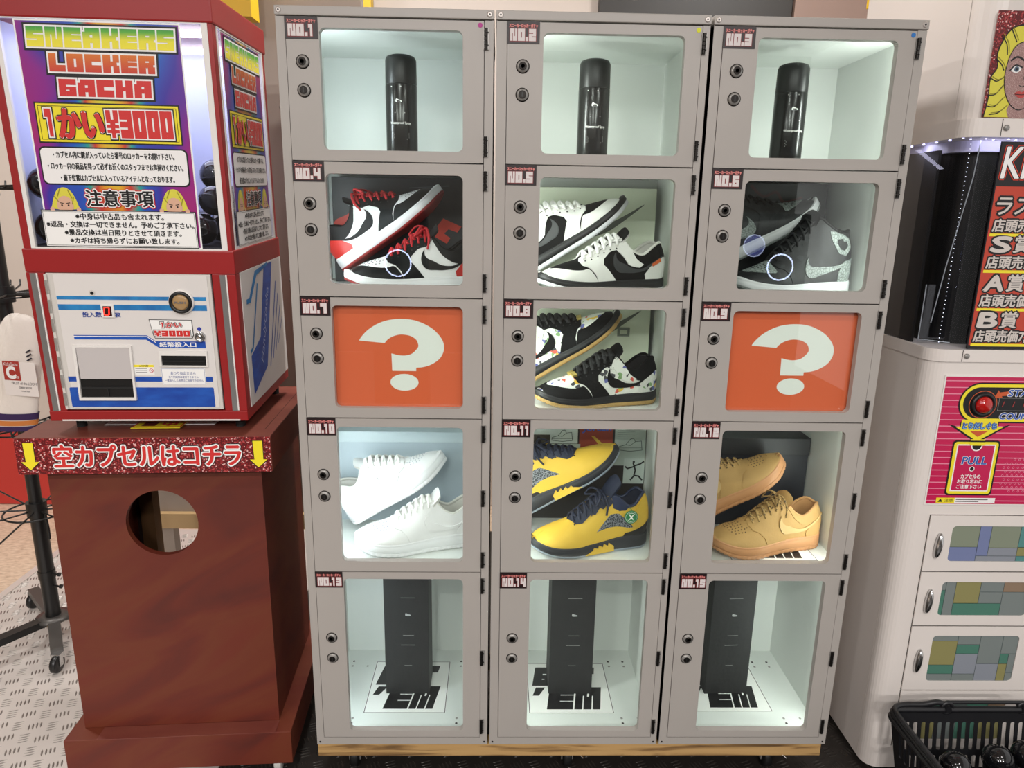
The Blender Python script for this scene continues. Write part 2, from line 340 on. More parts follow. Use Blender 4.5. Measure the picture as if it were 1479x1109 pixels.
# ------------------------------------------------------------------ lockers
ROW = [1.653, 1.404, 1.148, .899, .550, .127]
WIN = [(1.635, 1.425), (1.382, 1.173), (1.131, .921), (.880, .575), (.533, .145)]
LCK = [(.076, .125), (.078, .127), (.074, .124), (.124, .173), (.162, .213)]
COLS = [((.0455, .4400), (.063, .4225), (.123, .3838)), ((.4455, .8365), (.4655, .8220), (.5312, .7920)), ((.8430, 1.2385), (.8620, 1.2200), (.9273, 1.1881))]
def lock_mesh(slot):
    mf = mat('lock_face', '#8b8884', .55, .1); b = MB(); b.lathe([(.0001, -.006), (.0062, -.006), (.0072, -.0055), (.0078, -.004)], mf, 26, 'y'); b.lathe([(.0078, -.004), (.0098, -.0035), (.0108, -.002), (.0110, 0)], m_steel, 26, 'y')
    b.lathe([(.0108, -.0012), (.0125, -.0008), (.0126, 0)], m_dark, 26, 'y')
    b.lathe([(.0064, -.0061), (.0071, -.0057)], m_dark, 20, 'y')
    if slot: b.box(-.0011, -.0066, -.0042, .0011, -.006, .0042, m_black)
    else: b.lathe([(.0034, -.0062), (.0034, -.0066), (.0043, -.0066), (.0043, -.0062)], m_dark, 18, 'y'); b.box(-.0058, -.0066, -.0012, -.0030, -.006, .0012, m_black)
    return b
def hinge_mesh(h):
    b = MB()
    for k in range(5):
        z0 = -h/2+k*h/5; b.cyl((0, -.0035, z0+.0004), (0, -.0035, z0+h/5-.0004), .0034, m_dark, 10)
    b.box(-.0045, -.0022, -h/2, .0058, 0, h/2, m_steel)
    for k in (-.3, .3): b.lathe([(.0014, -.0008), (.0014, 0)], m_dark, 8, 'y', (.0040, -.0022, k*h))
    return b
LOCKLAB = ['left white locker column with doors NO.1 to NO.13', 'middle white locker column with doors NO.2 to NO.14', 'right white locker column with doors NO.3 to NO.15']
def locker(c):
    (x0, x1), (d0, d1), (w0, w1) = COLS[c]
    t = thing('locker', LOCKLAB[c], 'locker', (x0, 0, .107), group='sneaker lockers on the wooden base')
    OX, OZ = x0, .107
    def mb(): b = MB(); b.M = Matrix.Translation((-OX, 0, -OZ)); return b
    D = .352; b = mb()
    b.box(x0, .001, .107, x0+.002, D, 1.667, m_locker); b.box(x1-.002, .001, .107, x1, D, 1.667, m_locker)
    b.box(x0, D-.002, .107, x1, D, 1.667, m_locker)
    b.box(x0+.002, .004, .107, x1-.002, D, .122, m_locker)
    # inner lining (painted, lit by the LEDs)
    xi0, xi1 = x0+.004, x1-.004
    for a in ((xi0, .02, .122, xi0+.002, D-.004, 1.655), (xi1-.002, .02, .122, xi1, D-.004, 1.655), (xi0, D-.018, .122, xi1, D-.004, 1.655), (xi0, .02, 1.650, xi1, D-.004, 1.655)): b.box(*a, m_lockin)
    # front posts and rails with a dark rebate behind the doors
    b.box(x0, 0, .107, d0-.0012, .02, 1.653, m_locker); b.box(d1+.0012, 0, .107, x1, .02, 1.653, m_locker)
    b.box(d0-.0012, 0, .107, d1+.0012, .02, ROW[5]-.0015, m_locker)
    b.box(d0-.004, .0145, .122, d0+.006, .02, 1.652, m_locker); b.box(d1-.006, .0145, .122, d1+.004, .02, 1.652, m_locker)
    b.build('cabinet_body', t)
    b = mb(); b.box(x0-.001, -.003, 1.6545, x1+.001, D+.001, 1.6705, m_locker, .0015)
    b.build('top_cap', t)
    for sx in (x0+.007, x1-.007):
        b = mb(); b.lathe([(.0036, -.0040), (.0052, -.0034), (.0054, -.0026)], mat('screw_white', '#b8b0aa', .3, .3), 14, 'y', (sx, -.0002, 1.6625)); b.lathe([(.0018, -.0043), (.0018, -.0039)], m_black, 8, 'y', (sx, -.0002, 1.6625)); b.build('screw', t)
        b = mb(); b.lathe([(.0022, -.0006), (.0022, .0002)], m_dark, 10, 'y', (sx, 0, .114)); b.build('screw', t)
    for r in range(4):
        z = ROW[r+1]; b = mb(); b.box(xi0, .0145, z-.008, xi1, D-.018, z+.005, m_lockin)
        b.build('shelf', t)
    # floor panel of the lowest compartment with its bolt holes
    b = mb(); b.box(xi0, .02, .122, xi1, D-.018, .127, m_lockin)
    for hx in (.03, .07, .32, .36):
        for hy in (.045, .062, .262, .282):
            if (hx, hy) in ((.03, .062), (.36, .045), (.07, .282)): continue
            b.lathe([(.0032, .1272), (.0022, .1275)], m_dark if hy in (.045, .282) else m_steel, 10, 'z', (x0+hx, hy, 0))
    b.build('floor_panel', t)
    # LED strip up the inner front edge
    for r in range(5):
        if r == 2 and c != 1: continue
        zt, zb = ROW[r]-.012, ROW[r+1]+.010
        lx = xi0+.004 if c < 2 else xi1-.004
        b = mb(); b.box(lx-.0015, .022, zb, lx+.0015, .031, zt, m_white)
        n = int((zt-zb)/.0115); sx = .0017 if c < 2 else -.0017
        for k in range(n):
            zz = zb+(k+.5)*(zt-zb)/n; b.box(min(lx, lx+sx*1.4), .0245, zz-.0018, max(lx, lx+sx*1.4), .0285, zz+.0018, m_led)
        b.build('led_strip', t)
        pw = LEDP[c][r]
        if pw:
            sd = 1 if c < 2 else -1
            a = area('led_light', (lx+sd*.006, .030, (zt+zb)/2), (lx+sd*.25, .19, (zt+zb)/2-.006), .010, zt-zb-.04, pw, (.96, 1.0, .96) if c else (.86, .94, 1.0))
    # doors
    for r in range(5):
        n = r*3+c+1; z1, z0 = ROW[r]-.0012, ROW[r+1]+.0012; wz1, wz0 = WIN[r]
        b = mb(); hole = rrect(w0, wz0, w1, wz1, .011, 6)
        b.extrude([(d0, z0), (d1, z0), (d1, z1), (d0, z1)], .0145, m_locker, ((0, -.001, 0), (1, 0, 0), (0, 0, 1), (0, 1, 0)), [hole])
        dr = b.build('door', t); dr['label'] = f'door marked NO.{n}' + (' over an orange question mark' if n in (7, 9) else '')
        b = mb(); b.box(w0-.006, .0137, wz0-.006, w1+.006, .0162, wz1+.006, m_glass); b.build('glass_pane', dr)
        lx0, lx1, lz1, lz0 = d0-.001, d0+.0585, z1+.001, z1-.0365
        b = mb(); b.box(lx0, -.0022, lz0, lx1, -.0011, lz1, m_plate_d); p = front(b, (0, -.0022, 0), .00018)
        p.halo('\u30b9\u30cb\u30fc\u30ab\u30fc\u30ed\u30c3\u30ab\u30fc\u30ac\u30c1\u30e3', lx0+.004, lz1-.0105, lx1-.004, lz1-.0045, mat('label_red', '#7c1f22', .5), 1, .0009, 0, 6); p.bold('\u30b9\u30cb\u30fc\u30ab\u30fc\u30ed\u30c3\u30ab\u30fc\u30ac\u30c1\u30e3', lx0+.004, lz1-.0105, lx1-.004, lz1-.0045, m_plate_p, 2, .0003)
        s = f'NO.{n}'; ww = .047 if n < 10 else .0515
        p.block(s, lx0+.0055, lz0+.0045, lx0+.0055+ww, lz1-.0125, mat('label_red', '#7c1f22', .5), 1, .0011, .10); p.block(s, lx0+.0055, lz0+.0045, lx0+.0055+ww, lz1-.0125, m_plate_w, 2, 0, .10)
        b.build('number_plate', dr)
        for k in (0, 1):
            o = lock_mesh(k).build('lock', dr); o.location = (d0+.0285-OX, -.001, ROW[r]-LCK[r][k]-OZ)
        hs = [z1-.030, z0+.030] if r < 3 else [z1-.030, (z0+z1)/2, z0+.030]
        for hz in hs:
            o = hinge_mesh(.036).build('hinge', dr); o.location = (d1+.0035-OX, -.0008, hz-OZ)
        if r == 0:
            b = mb(); b.lathe([(.0042, -.0016), (.0042, -.001)], mat(('dot_pink', 'dot_yellow', 'dot_blue')[c], ('#b02a86', '#d6d81f', '#1f6fb8')[c], .5), 18, 'y', (d1-.007, 0, z1-.007)); o = b.build('round_sticker', dr); o['label'] = ('magenta', 'yellow', 'blue')[c]+' dot sticker'
LEDP = [[.58, .44, 0, .78, .52], [.58, .52, .54, .58, .50], [.56, .28, 0, .42, .50]]
for c in range(3): locker(c)

# wooden base on castors
def base():
    t = thing('wooden_base', 'scorched pine plank base on castors under the three lockers', 'base', (.05, 0, 0))
    mw = ramp_mat('scorched_pine', [(.25, '#3f2c1b'), (.38, '#86663f'), (.5, '#b8935f'), (.8, '#c29d69')], tscale=3.0, scale=(1.4, 6, 22), rough=.55, detail=6, dist=.6)
    b = MB(); b.box(-.004, .002, .0735, 1.181, .034, .1055, mw, .001); b.build('front_plank', t)
    b = MB(); b.box(-.004, .318, .0735, 1.181, .35, .1065, mw); b.build('rear_plank', t)
    for k in range(3):
        b = MB(); b.box(-.004+k*.577, .0345, .0735, .027+k*.577, .3175, .1065, mw); b.build('cross_plank', t)
    for x, y in ((.07, .06), (.585, .06), (1.075, .06), (.07, .29), (.585, .29), (1.075, .29)):
        b = MB(); b.box(x-.022, y-.018, .070, x+.022, y+.018, .0735, m_steel); b.box(x-.014, y-.012, .022, x-.0115, y+.012, .070, m_steel); b.box(x+.0115, y-.012, .022, x+.014, y+.012, .070, m_steel)
        o = b.build('castor', t)
        b = MB(); b.lathe([(.006, -.010), (.026, -.010), (.029, -.007), (.029, .007), (.026, .010), (.006, .010)], m_black, 26, 'x', (x, y, .029)); b.build('wheel', o)
        b = MB(); b.box(x+.014, y-.03, .052, x+.032, y-.012, .055, m_chrome); b.tube([(x+.012, y-.01, .06), (x+.026, y-.03, .056), (x+.036, y-.04, .05)], .003, m_chrome); b.build('brake_lever', o)
base()

# ------------------------------------------------------------------ things inside the lockers (not the shoes)
def bend(b, r, i0):
    for i in range(i0, len(b.v)):
        x, y, z = b.v[i]; d = -y; b.v[i] = ((r+d)*math.sin(x/r), -(r+d)*math.cos(x/r), z)
def can(x, y, z, label):
    t = thing('spray_can', label, 'spray can', (x, y, z), (0, 0, R(8)), 'waterproofing spray cans on the top shelves')
    mc = mat('can_gloss', '#0a0a0b', .22); mcap = mat('can_cap', '#161616', .38)
    b = MB(); r = .0318; b.lathe([(.026, 0), (.0305, .001), (r, .004), (r, .150), (r-.0008, .1515)], mc, 44)
    i0 = len(b.v); p = Print(b, (0, -.0002, 0), (1, 0, 0), (0, 0, 1), (0, -1, 0), .0001); mg = m_white
    p.text('Waterproof Spray', -.024, .0735, .018, .0795, mg, 1, .02)
    p.line([(-.021, .1455), (-.001, .1455)], .0016, mg); p.line([(-.014, .0965), (.006, .0965)], .0008, mg)
    p.poly(smooth([(-.012, .1165), (-.0005, .1165), (-.001, .119), (-.006, .121), (-.0105, .1225)]), mg)
    for k in range(5): p.line([(-.019+.002*(k % 2), .058-k*.0028), (.014-.004*(k == 4), .058-k*.0028)], .0007, mg)
    bend(b, r, i0); b.build('can_body', t)
    b = MB(); b.lathe([(r-.0006, .1520), (r-.0004, .153), (r-.0008, .198), (r-.004, .2045), (r-.012, .2075), (.0001, .2085)], mcap, 44); b.build('cap', t)
can(.253, .13, ROW[1]+.0052, 'black spray can on the top shelf behind door NO.1')
can(.6445, .13, ROW[1]+.0052, 'black spray can on the top shelf behind door NO.2')
can(1.049, .13, ROW[1]+.0052, 'black spray can on the top shelf behind door NO.3')
def tallbox(x0, y, rz, label):
    t = thing('spray_box', label, 'box', (x0, y, .1272), (0, 0, rz), 'tall black cartons in the lowest lockers')
    mb_ = mat('black_carton', '#141415', .6, var=.25, vscale=30, bump=.3, bscale=90)
    b = MB(); b.box(0, 0, 0, .1095, .085, .395, mb_, .0008); p = front(b, (0, -.0002, -.1272), .0001); mg = mat('grey_print', '#8a8988', .5)
    p.line([(.042, .397), (.076, .397)], .0012, mg); p.line([(.046, .2935), (.072, .2935)], .0012, mg); p.line([(.048, .209), (.066, .209)], .001, mg)
    for a, w in ((.041, .006), (.0485, .009), (.059, .015)): p.line([(a, .2665), (a+w, .2665)], .0016, mg)
    p.poly(smooth([(.053, .348), (.065, .348), (.0645, .351), (.058, .353), (.0535, .355)]), mat('logo_grey', '#a9a9a9', .5))
    b.build('carton', t)
    b = MB(); b.box(.001, .001, .395, .1085, .084, .3957, mb_); b.build('lid_flap', t)
tallbox(.1825, .151, 0, 'tall black carton standing on a printed sheet behind door NO.13')
tallbox(.5935, .151, 0, 'tall black carton standing on a printed sheet behind door NO.14')
tallbox(.9935, .151, R(3), 'tall black carton standing on a printed sheet behind door NO.15')
def sheet(x0, x1, y0, y1, z, label, kx=0):
    t = thing('printed_sheet', label, 'paper', (x0, y0, z), (0, 0, 0), 'printed paper sheets on the locker floors')
    b = MB(); w, h = x1-x0, y1-y0; b.box(0, 0, 0, w, h, .0003, m_paper)
    p = Print(b, (0, 0, .0003), (1, 0, 0), (0, 1, 0), (0, 0, 1), .00012); p.frame(.001, .001, w-.001, h-.001, .0016, m_ink)
    p.block('GET', .014, h*.53, w-.040, h*.90, m_ink, 1, .0012, .10, .16); p.block('EM', .046, h*.08, w-.034, h*.49, m_ink, 1, .0012, .10, .16)
    p.poly([(.012, h*.33), (.028, h*.33), (.046, h*.49), (.022, h*.49)], m_ink, 1)
    b.build('paper', t)
SX12, SY12 = 1.192, .050
sheet(.137, .337, .079, .281, .1271, 'GET EM sheet on the floor behind door NO.13')
sheet(.541, .751, .078, .275, .1271, 'GET EM sheet on the floor behind door NO.14')
sheet(.949, 1.146, .085, .280, .1271, 'GET EM sheet on the floor behind door NO.15')
sheet(SX12-.20, SX12, SY12, SY12+.16, ROW[4]+.0051, 'printed sheet under the tan sneakers behind door NO.12')
def poster(c, r, label):
    w0, w1 = COLS[c][2]; z1, z0 = WIN[r]; x0, x1, zz0, zz1 = w0-.004, w1+.004, z0-.004, z1+.004
    t = thing('question_poster', label, 'poster', ((x0+x1)/2, .0185, zz0), group='orange question mark posters')
    w, h = x1-x0, zz1-zz0; b = MB(); b.box(-w/2, -.0008, 0, w/2, 0, h, m_orange); p = front(b, (0, -.0008, 0), .0003)
    u = h/.145
    ww, hh = w1-w0, z1-z0; Q = [(-0.3122, 0.6508), (-0.2846, 0.7007), (-0.2362, 0.7601), (-0.16, 0.8195), (-0.0752, 0.8551), (0.0184, 0.867), (0.1116, 0.8575), (0.1953, 0.8219), (0.2696, 0.766), (0.3254, 0.6888), (0.3485, 0.6176), (0.3434, 0.5463), (0.31, 0.4751), (0.248, 0.4216), (0.1815, 0.3943), (0.1292, 0.3884), (0.1288, 0.3539), (-0.0591, 0.3539), (-0.0625, 0.5285), (-0.0156, 0.5131), (0.041, 0.5083), (0.0979, 0.5285), (0.141, 0.5819), (0.148, 0.6176), (0.1326, 0.6651), (0.0908, 0.7007), (0.0347, 0.715), (-0.0123, 0.7102), (-0.0596, 0.6888), (-0.093, 0.6591), (-0.1124, 0.6295)]
    S2 = lambda a: smooth(a, 4, False); q = [(x*ww, .004+y*hh) for x, y in S2(Q[:16])+[Q[16], Q[17]]+S2(Q[18:])]
    p.poly(q, m_qwhite); p.disc(0.035*ww, .004+0.2399*hh, .1115*ww, m_qwhite, ry=.0845*hh)
    b.build('sheet', t)
poster(0, 2, 'orange question mark poster in the window of door NO.7'); poster(2, 2, 'orange question mark poster in the window of door NO.9')
def panel(name, label, cat, x0, x1, z0, z1, y, m, th=.014, top=0):
    t = thing(name, label, cat, (x0, y, z0)); b = MB(); b.box(0, 0, 0, x1-x0, th, z1-z0, m, .001); return t, b, front(b, (-x0, -.0002, -z0), .0002)
F1 = ROW[2]+.0052; F2 = ROW[3]+.0052; F3 = ROW[4]+.0052
# NO.4: black shoe box lid with large red letters
mblk = mat('box_black', '#26272a', .45, var=.15, vscale=5); mredp = mat('box_red', '#d63a27', .45)
t, b, p = panel('display_box', 'black shoe box lid with red lettering standing behind the black toe sneakers', 'box', .074, .385, F1, 1.388, .262, mblk, .05)
p.poly([(.187, 1.360), (.211, 1.350), (.193, 1.315), (.138, 1.285), (.125, 1.290), (.140, 1.308)], mredp); p.poly([(.221, 1.345), (.242, 1.335), (.230, 1.318), (.205, 1.322)], mredp); p.poly([(.251, 1.335), (.262, 1.329), (.255, 1.316), (.243, 1.322)], mredp)
p.poly(smooth([(.138, 1.319), (.10, 1.302), (.076, 1.286), (.076, 1.235), (.095, 1.255), (.112, 1.270), (.113, 1.295)], 4), mredp)
p.poly([(.326, 1.300), (.368, 1.282), (.358, 1.269), (.338, 1.276), (.328, 1.266), (.342, 1.256), (.334, 1.243), (.300, 1.262), (.31, 1.28)], mredp)
p.line([(.11, 1.325), (.20, 1.322)], .0012, mat('grey_print', '#8a8988')); p.line([(.25, 1.366), (.34, 1.372)], .002, mat('grey_dim', '#4c4d50', .5))
b.build('lid', t)
# NO.5 and NO.8: pale green cards with a dark wedge
mg5 = mat('pale_green_card', '#e2e8d2', .5, var=.03, vscale=4); mgw = mat('grey_print', '#8a8988')
t, b, p = panel('display_card', 'pale green card with a grey curved mark behind the black and white sneakers', 'card', .538, .817, F1, 1.374, .271, mg5, .010)
p.poly(smooth([(.790, 1.339), (.745, 1.302), (.705, 1.275), (.665, 1.262), (.628, 1.262), (.608, 1.276), (.604, 1.296), (.616, 1.312), (.614, 1.292), (.640, 1.284), (.69, 1.288), (.74, 1.310)], 4), mat('card_grey', '#5f665c', .5)); b.build('card', t)
t, b, p = panel('display_card', 'pale green card with a grey curved mark behind the patchwork sneakers', 'card', .5, .820, F2, 1.128, .271, mg5, .010)
p.poly(smooth([(.797, 1.093), (.757, 1.060), (.72, 1.035), (.68, 1.025), (.64, 1.028), (.618, 1.045), (.628, 1.060), (.66, 1.048), (.71, 1.048), (.75, 1.068)], 4), mat('card_grey', '#5f665c', .5))
p.frame(.742, 1.030, .772, 1.052, .006, mat('card_grey2', '#7d857a', .5)); b.build('card', t)
# NO.6: dark box with a purple band
t, b, p = panel('display_box', 'dark shoe box lid with purple band behind the dark grey high tops', 'box', .905, 1.222, F1, 1.392, .288, mat('box_charcoal', '#141416', .45), .04)
p.rect(1.016, 1.313, 1.135, 1.331, mat('purple_band', '#423a86', .5)); mdr = mat('box_dimred', '#4a1c1f', .5)
p.line(smooth([(1.04, 1.385), (1.07, 1.362), (1.10, 1.372), (1.12, 1.35), (1.16, 1.36)], 4, False), .006, mdr); p.poly([(1.009, 1.342), (1.009, 1.352), (1.02, 1.346)], mat('box_red', '#d63a27'))
for k in range(9): p.rect(1.024+k*.0135, 1.340, 1.024+k*.0135+.009, 1.353, mat('grey_dim', '#4c4d50', .5))
b.build('lid', t)
# NO.10: white box with an overhanging lid; NO.12: black box
def shoebox(label, x0, x1, y0, z0, zl, z1, m, ml, y1=.331):
    t = thing('shoebox', label, 'box', (x0, y0, z0)); b = MB(); b.box(0, .003, 0, x1-x0, y1-y0, z1-z0-.003, m, .001); b.build('box_body', t)
    b = MB(); b.box(-.002, 0, zl-z0, x1-x0+.002, y1-y0, z1-z0, ml, .002); b.build('lid', t); return t
shoebox('pale grey shoe box behind the white sneakers', .058, .42, .25, F3, .762, .79, mat('box_grey', '#b5c1c9', .5), mat('box_grey2', '#c4d0d4', .5))
shoebox('black shoe box standing behind the tan sneakers', 0.865, 1.229, .238, F3, .742, .786, mat('box_navy', '#1c1f27', .45), mat('box_black', '#26272a'))
# NO.11: cardboard with sketches
mcard = mat('sketch_paper', '#aab5ad', .6); mbrn = mat('brown_board', '#8d756a'); mln = mat('sketch_line', '#3a403e', .6)
t, b, p = panel('sketch_board', 'dark board with shoe sketches and photos behind the yellow sneakers', 'board', .50, .829, F3, .808, .272, mat('board_dark', '#231f1d', .5), .012)
p.rect(.505, .757, .657, .806, mat('sketch_paper2', '#b9c3bd', .6), 1); p.rect(.505, .722, .588, .780, mat('photo_yellow', '#c9a936', .5), 2); p.rect(.505, .757, .588, .780, mat('photo_dark', '#3b362c', .5), 3)
p.rect(.582, .718, .664, .756, mcard, 3); p.rect(.661, .738, .745, .806, mat('photo_red', '#8b3320', .5), 2); p.rect(.750, .700, .828, .806, mcard, 2); p.rect(.776, .652, .8285, .719, mat('sketch_paper2', '#b9c3bd'), 4)
p.text('Jordan', .668, .785, .738, .806, mat('blue_script', '#2c4fae', .5), 3, .02, .25)
p.poly([(.69, .778), (.700, .776), (.730, .748), (.722, .742)], mat('photo_yellow', '#c9a936'), 4)
def sk(x, z, w, h, l):
    P_ = [(0, .1), (.02, .35), (.3, .5), (.5, .95), (.62, 1), (.7, .75), (.95, .8), (1, .1), (.5, 0), (0, .1)]; p.line([(x+a*w, z+b_*h) for a, b_ in P_], .0014, mln, l); p.line([(x+a*w, z+b_*h) for a, b_ in ((.3, .5), (.5, .45), (.7, .75))], .0012, mln, l); p.line([(x, z+.25*h), (x+w, z+.27*h)], .001, mln, l)
sk(.592, .762, .052, .03, 2); sk(.596, .722, .05, .028, 4); sk(.760, .738, .06, .034, 3)
for k in range(5): p.line([(.756, .797-k*.005), (.80+.012*(k % 2), .799-k*.005)], .0006, mln, 3)
p.poly([(.552, .765), (.566, .765), (.570, .745), (.564, .728), (.556, .728), (.550, .745)], m_ink, 4); p.disc(.559, .771, .0045, m_ink, 4)
for a in (((.80, .706), (.806, .688), (.803, .672), (.795, .662)), ((.803, .674), (.815, .672), (.824, .662)), ((.804, .698), (.786, .692), (.780, .697)), ((.805, .700), (.818, .705), (.826, .711))): p.line(a, .004, m_ink, 5)
p.disc(.801, .710, .003, m_ink, 5); b.build('board', t)
# ------------------------------------------------------------------ sneakers
def crv(pts):
    xs = [p[0] for p in pts]; ys = [p[1] for p in pts]; n = len(xs); ms = []
    for i in range(n):
        a = (ys[i]-ys[i-1])/(xs[i]-xs[i-1]) if i else None; b = (ys[i+1]-ys[i])/(xs[i+1]-xs[i]) if i < n-1 else None
        ms.append(b if a is None else a if b is None else (0 if a*b <= 0 else (a+b)/2))
    def f(x):
        if x <= xs[0]: return ys[0]
        if x >= xs[-1]: return ys[-1]
        i = 0
        while x > xs[i+1]: i += 1
        h = xs[i+1]-xs[i]; t = (x-xs[i])/h
        return (2*t**3-3*t*t+1)*ys[i]+(t**3-2*t*t+t)*h*ms[i]+(-2*t**3+3*t*t)*ys[i+1]+(t**3-t*t)*h*ms[i+1]
    return f
def sstep(a, b, x): t = min(1, max(0, (x-a)/(b-a))); return t*t*(3-2*t)
class Last:
    """the foot form: P(t, v, side) with t heel->toe and v sole->top edge"""
    def __init__(s, zt, sole, L=.28, wt=None, wb=None, collar=.40):
        s.L = L; s.zt = crv(zt); s.sole = crv(sole); s.col = collar
        s.wt = crv(wt or [(0, .021), (.06, .025), (.2, .031), (.32, .026), (.38, .020), (.5, .017), (.62, .014), (.67, .007), (.71, 0), (1, 0)])
        s.wb = crv(wb or [(0, .035), (.15, .036), (.4, .037), (.55, .043), (.7, .050), (.85, .048), (1, .040)])
        s.zb = crv([(0, .003), (.08, 0), (.55, 0), (.75, .003), (.9, .010), (1, .020)])
    def end(s, t):
        if t < .13: return math.sqrt(max(0, 1-((.13-t)/.13)**2.2))
        if t > .76: return max(0, 1-((t-.76)/.24)**2.6)**.5
        return 1
    def zm(s, t): return s.zb(t)+s.sole(t)
    def P(s, t, v, sd):
        t = min(1, max(0, t)); v = min(1.0, max(-.05, v)); e = s.end(t); z0 = s.zm(t)-.003; h = max(.004, s.zt(t)-z0); w = s.wb(t)*e; wt = min(s.wt(t)*e, w*.95)
        c = sstep(.60, .72, t)
        p1 = (w*(1.02+.02*c), z0+h*(.42-.02*c)); p2 = ((wt+.22*(w-wt))*(1-c)+.62*w*c, z0+h*(.78*(1-c)+1.0*c))
        a = 1-v; y = a**3*w+3*a*a*v*p1[0]+3*a*v*v*p2[0]+v**3*wt; z = a**3*z0+3*a*a*v*p1[1]+3*a*v*v*p2[1]+v**3*(z0+h)
        hf = max(0, 1-t/.14); x = t*s.L-.0055*math.sin(math.pi*min(1, v*1.05))*hf+.006*v*v*hf
        tf = max(0, (t-.86)/.14); x += tf*(-.004*v+.0035*math.sin(math.pi*v))
        return Vector((x, sd*y, z))
    def N(s, t, v, sd):
        d = .004; a = s.P(t+d, v, sd)-s.P(t-d, v, sd); b = s.P(t, min(1, v+d*3), sd)-s.P(t, v-d*3, sd); n = a.cross(b)
        if n.length < 1e-12: return Vector((0, sd, 0))
        n.normalize(); c = s.P(t, v, sd)-Vector((min(max(t, .12), .86)*s.L, 0, s.zm(t)+.01))
        return n if n.dot(c) > 0 else -n
def shoe_upper(S, mu):
    b = MB(); nt = 76; ts = [(1-math.cos(math.pi*i/nt))/2 for i in range(nt+1)]; nv = 16
    for sd in (-1, 1):
        vs = [S.P(t, j/nv, sd) for t in ts for j in range(nv+1)]
        b.add(vs, [(i*(nv+1)+j, i*(nv+1)+j+1, (i+1)*(nv+1)+j+1, (i+1)*(nv+1)+j) for i in range(nt) for j in range(nv)], mu, True)
    return b
def shoe_patch(b, S, poly, sd, m, off=.0012, dt=.022, dv=.07):
    bm = bmesh.new(); bm.faces.new([bm.verts.new((t, v, 0)) for t, v in poly])
    t0 = min(p[0] for p in poly); t1 = max(p[0] for p in poly)
    k = math.ceil(t0/dt+1e-6)
    while k*dt < t1-1e-6: bmesh.ops.bisect_plane(bm, geom=bm.verts[:]+bm.edges[:]+bm.faces[:], plane_co=(k*dt, 0, 0), plane_no=(1, 0, 0), dist=1e-6); k += 1
    for j in range(1, int(1/dv)+1): bmesh.ops.bisect_plane(bm, geom=bm.verts[:]+bm.edges[:]+bm.faces[:], plane_co=(0, j*dv, 0), plane_no=(0, 1, 0), dist=1e-6)
    bmesh.ops.triangulate(bm, faces=bm.faces[:]); bm.verts.index_update()
    tv = [v.co.copy() for v in bm.verts]; top = [S.P(c.x, c.y, sd)+S.N(c.x, c.y, sd)*off for c in tv]
    b.add(top, [[v.index for v in f.verts] for f in bm.faces], m, True)
    bd = [e for e in bm.edges if len(e.link_faces) == 1]
    for e in bd:
        i, j = e.verts[0].index, e.verts[1].index
        lo = [S.P(tv[q].x, tv[q].y, sd)-S.N(tv[q].x, tv[q].y, sd)*.0008 for q in (i, j)]
        b.add([top[i], top[j], lo[1], lo[0]], [(0, 1, 2, 3)], m)
    bm.free()
def shoe_outline(S, d, n=64):
    ts = [(1-math.cos(math.pi*i/n))/2 for i in range(n+1)]; half = [(t*S.L, S.wb(t)*S.end(t), t) for t in ts]
    full = [(x, -y, t) for x, y, t in half]+[(x, y, t) for x, y, t in reversed(half[1:-1])]; out = []; m = len(full)
    for i in range(m):
        a = full[i-1]; c = full[(i+1) % m]; dx, dy = c[0]-a[0], c[1]-a[1]; l = math.hypot(dx, dy) or 1
        dd = d(full[i][2], i) if callable(d) else d
        out.append((full[i][0]+dy/l*dd, full[i][1]-dx/l*dd, full[i][2]))
    return out
def shoe_band(S, rings, m, caps=True, n=64):
    """rings: list of (outline offset, z function of t)"""
    b = MB(); R_ = [[(x, y, z(t)) for x, y, t in shoe_outline(S, d, n)] for d, z in rings]; L = len(R_[0])
    vs = [p for r in R_ for p in r]
    b.add(vs, [(k*L+i, k*L+(i+1) % L, (k+1)*L+(i+1) % L, (k+1)*L+i) for k in range(len(R_)-1) for i in range(L)], m, True)
    if caps:
        for r in (R_[0], R_[-1]): b.add(r, [(i, i+1, L-i-1, (L-i) % L) for i in range(0, L//2)], m)
    return b
SW = [(.015, .60), (.12, .44), (.24, .30), (.34, .21), (.405, .20), (.445, .28), (.458, .41), (.447, .54), (.430, .62), (.430, .50), (.408, .415), (.37, .375), (.31, .37), (.19, .44)]
def sw_shape(x0=0, x1=1, y0=0, y1=1):
    p = smooth(SW[:9], 4, False)+smooth(SW[8:]+[SW[0]], 4, False)[1:-1]
    return [(x0+(t-.015)/.443*(x1-x0), y0+(v-.20)/.42*(y1-y0)) for t, v in p]
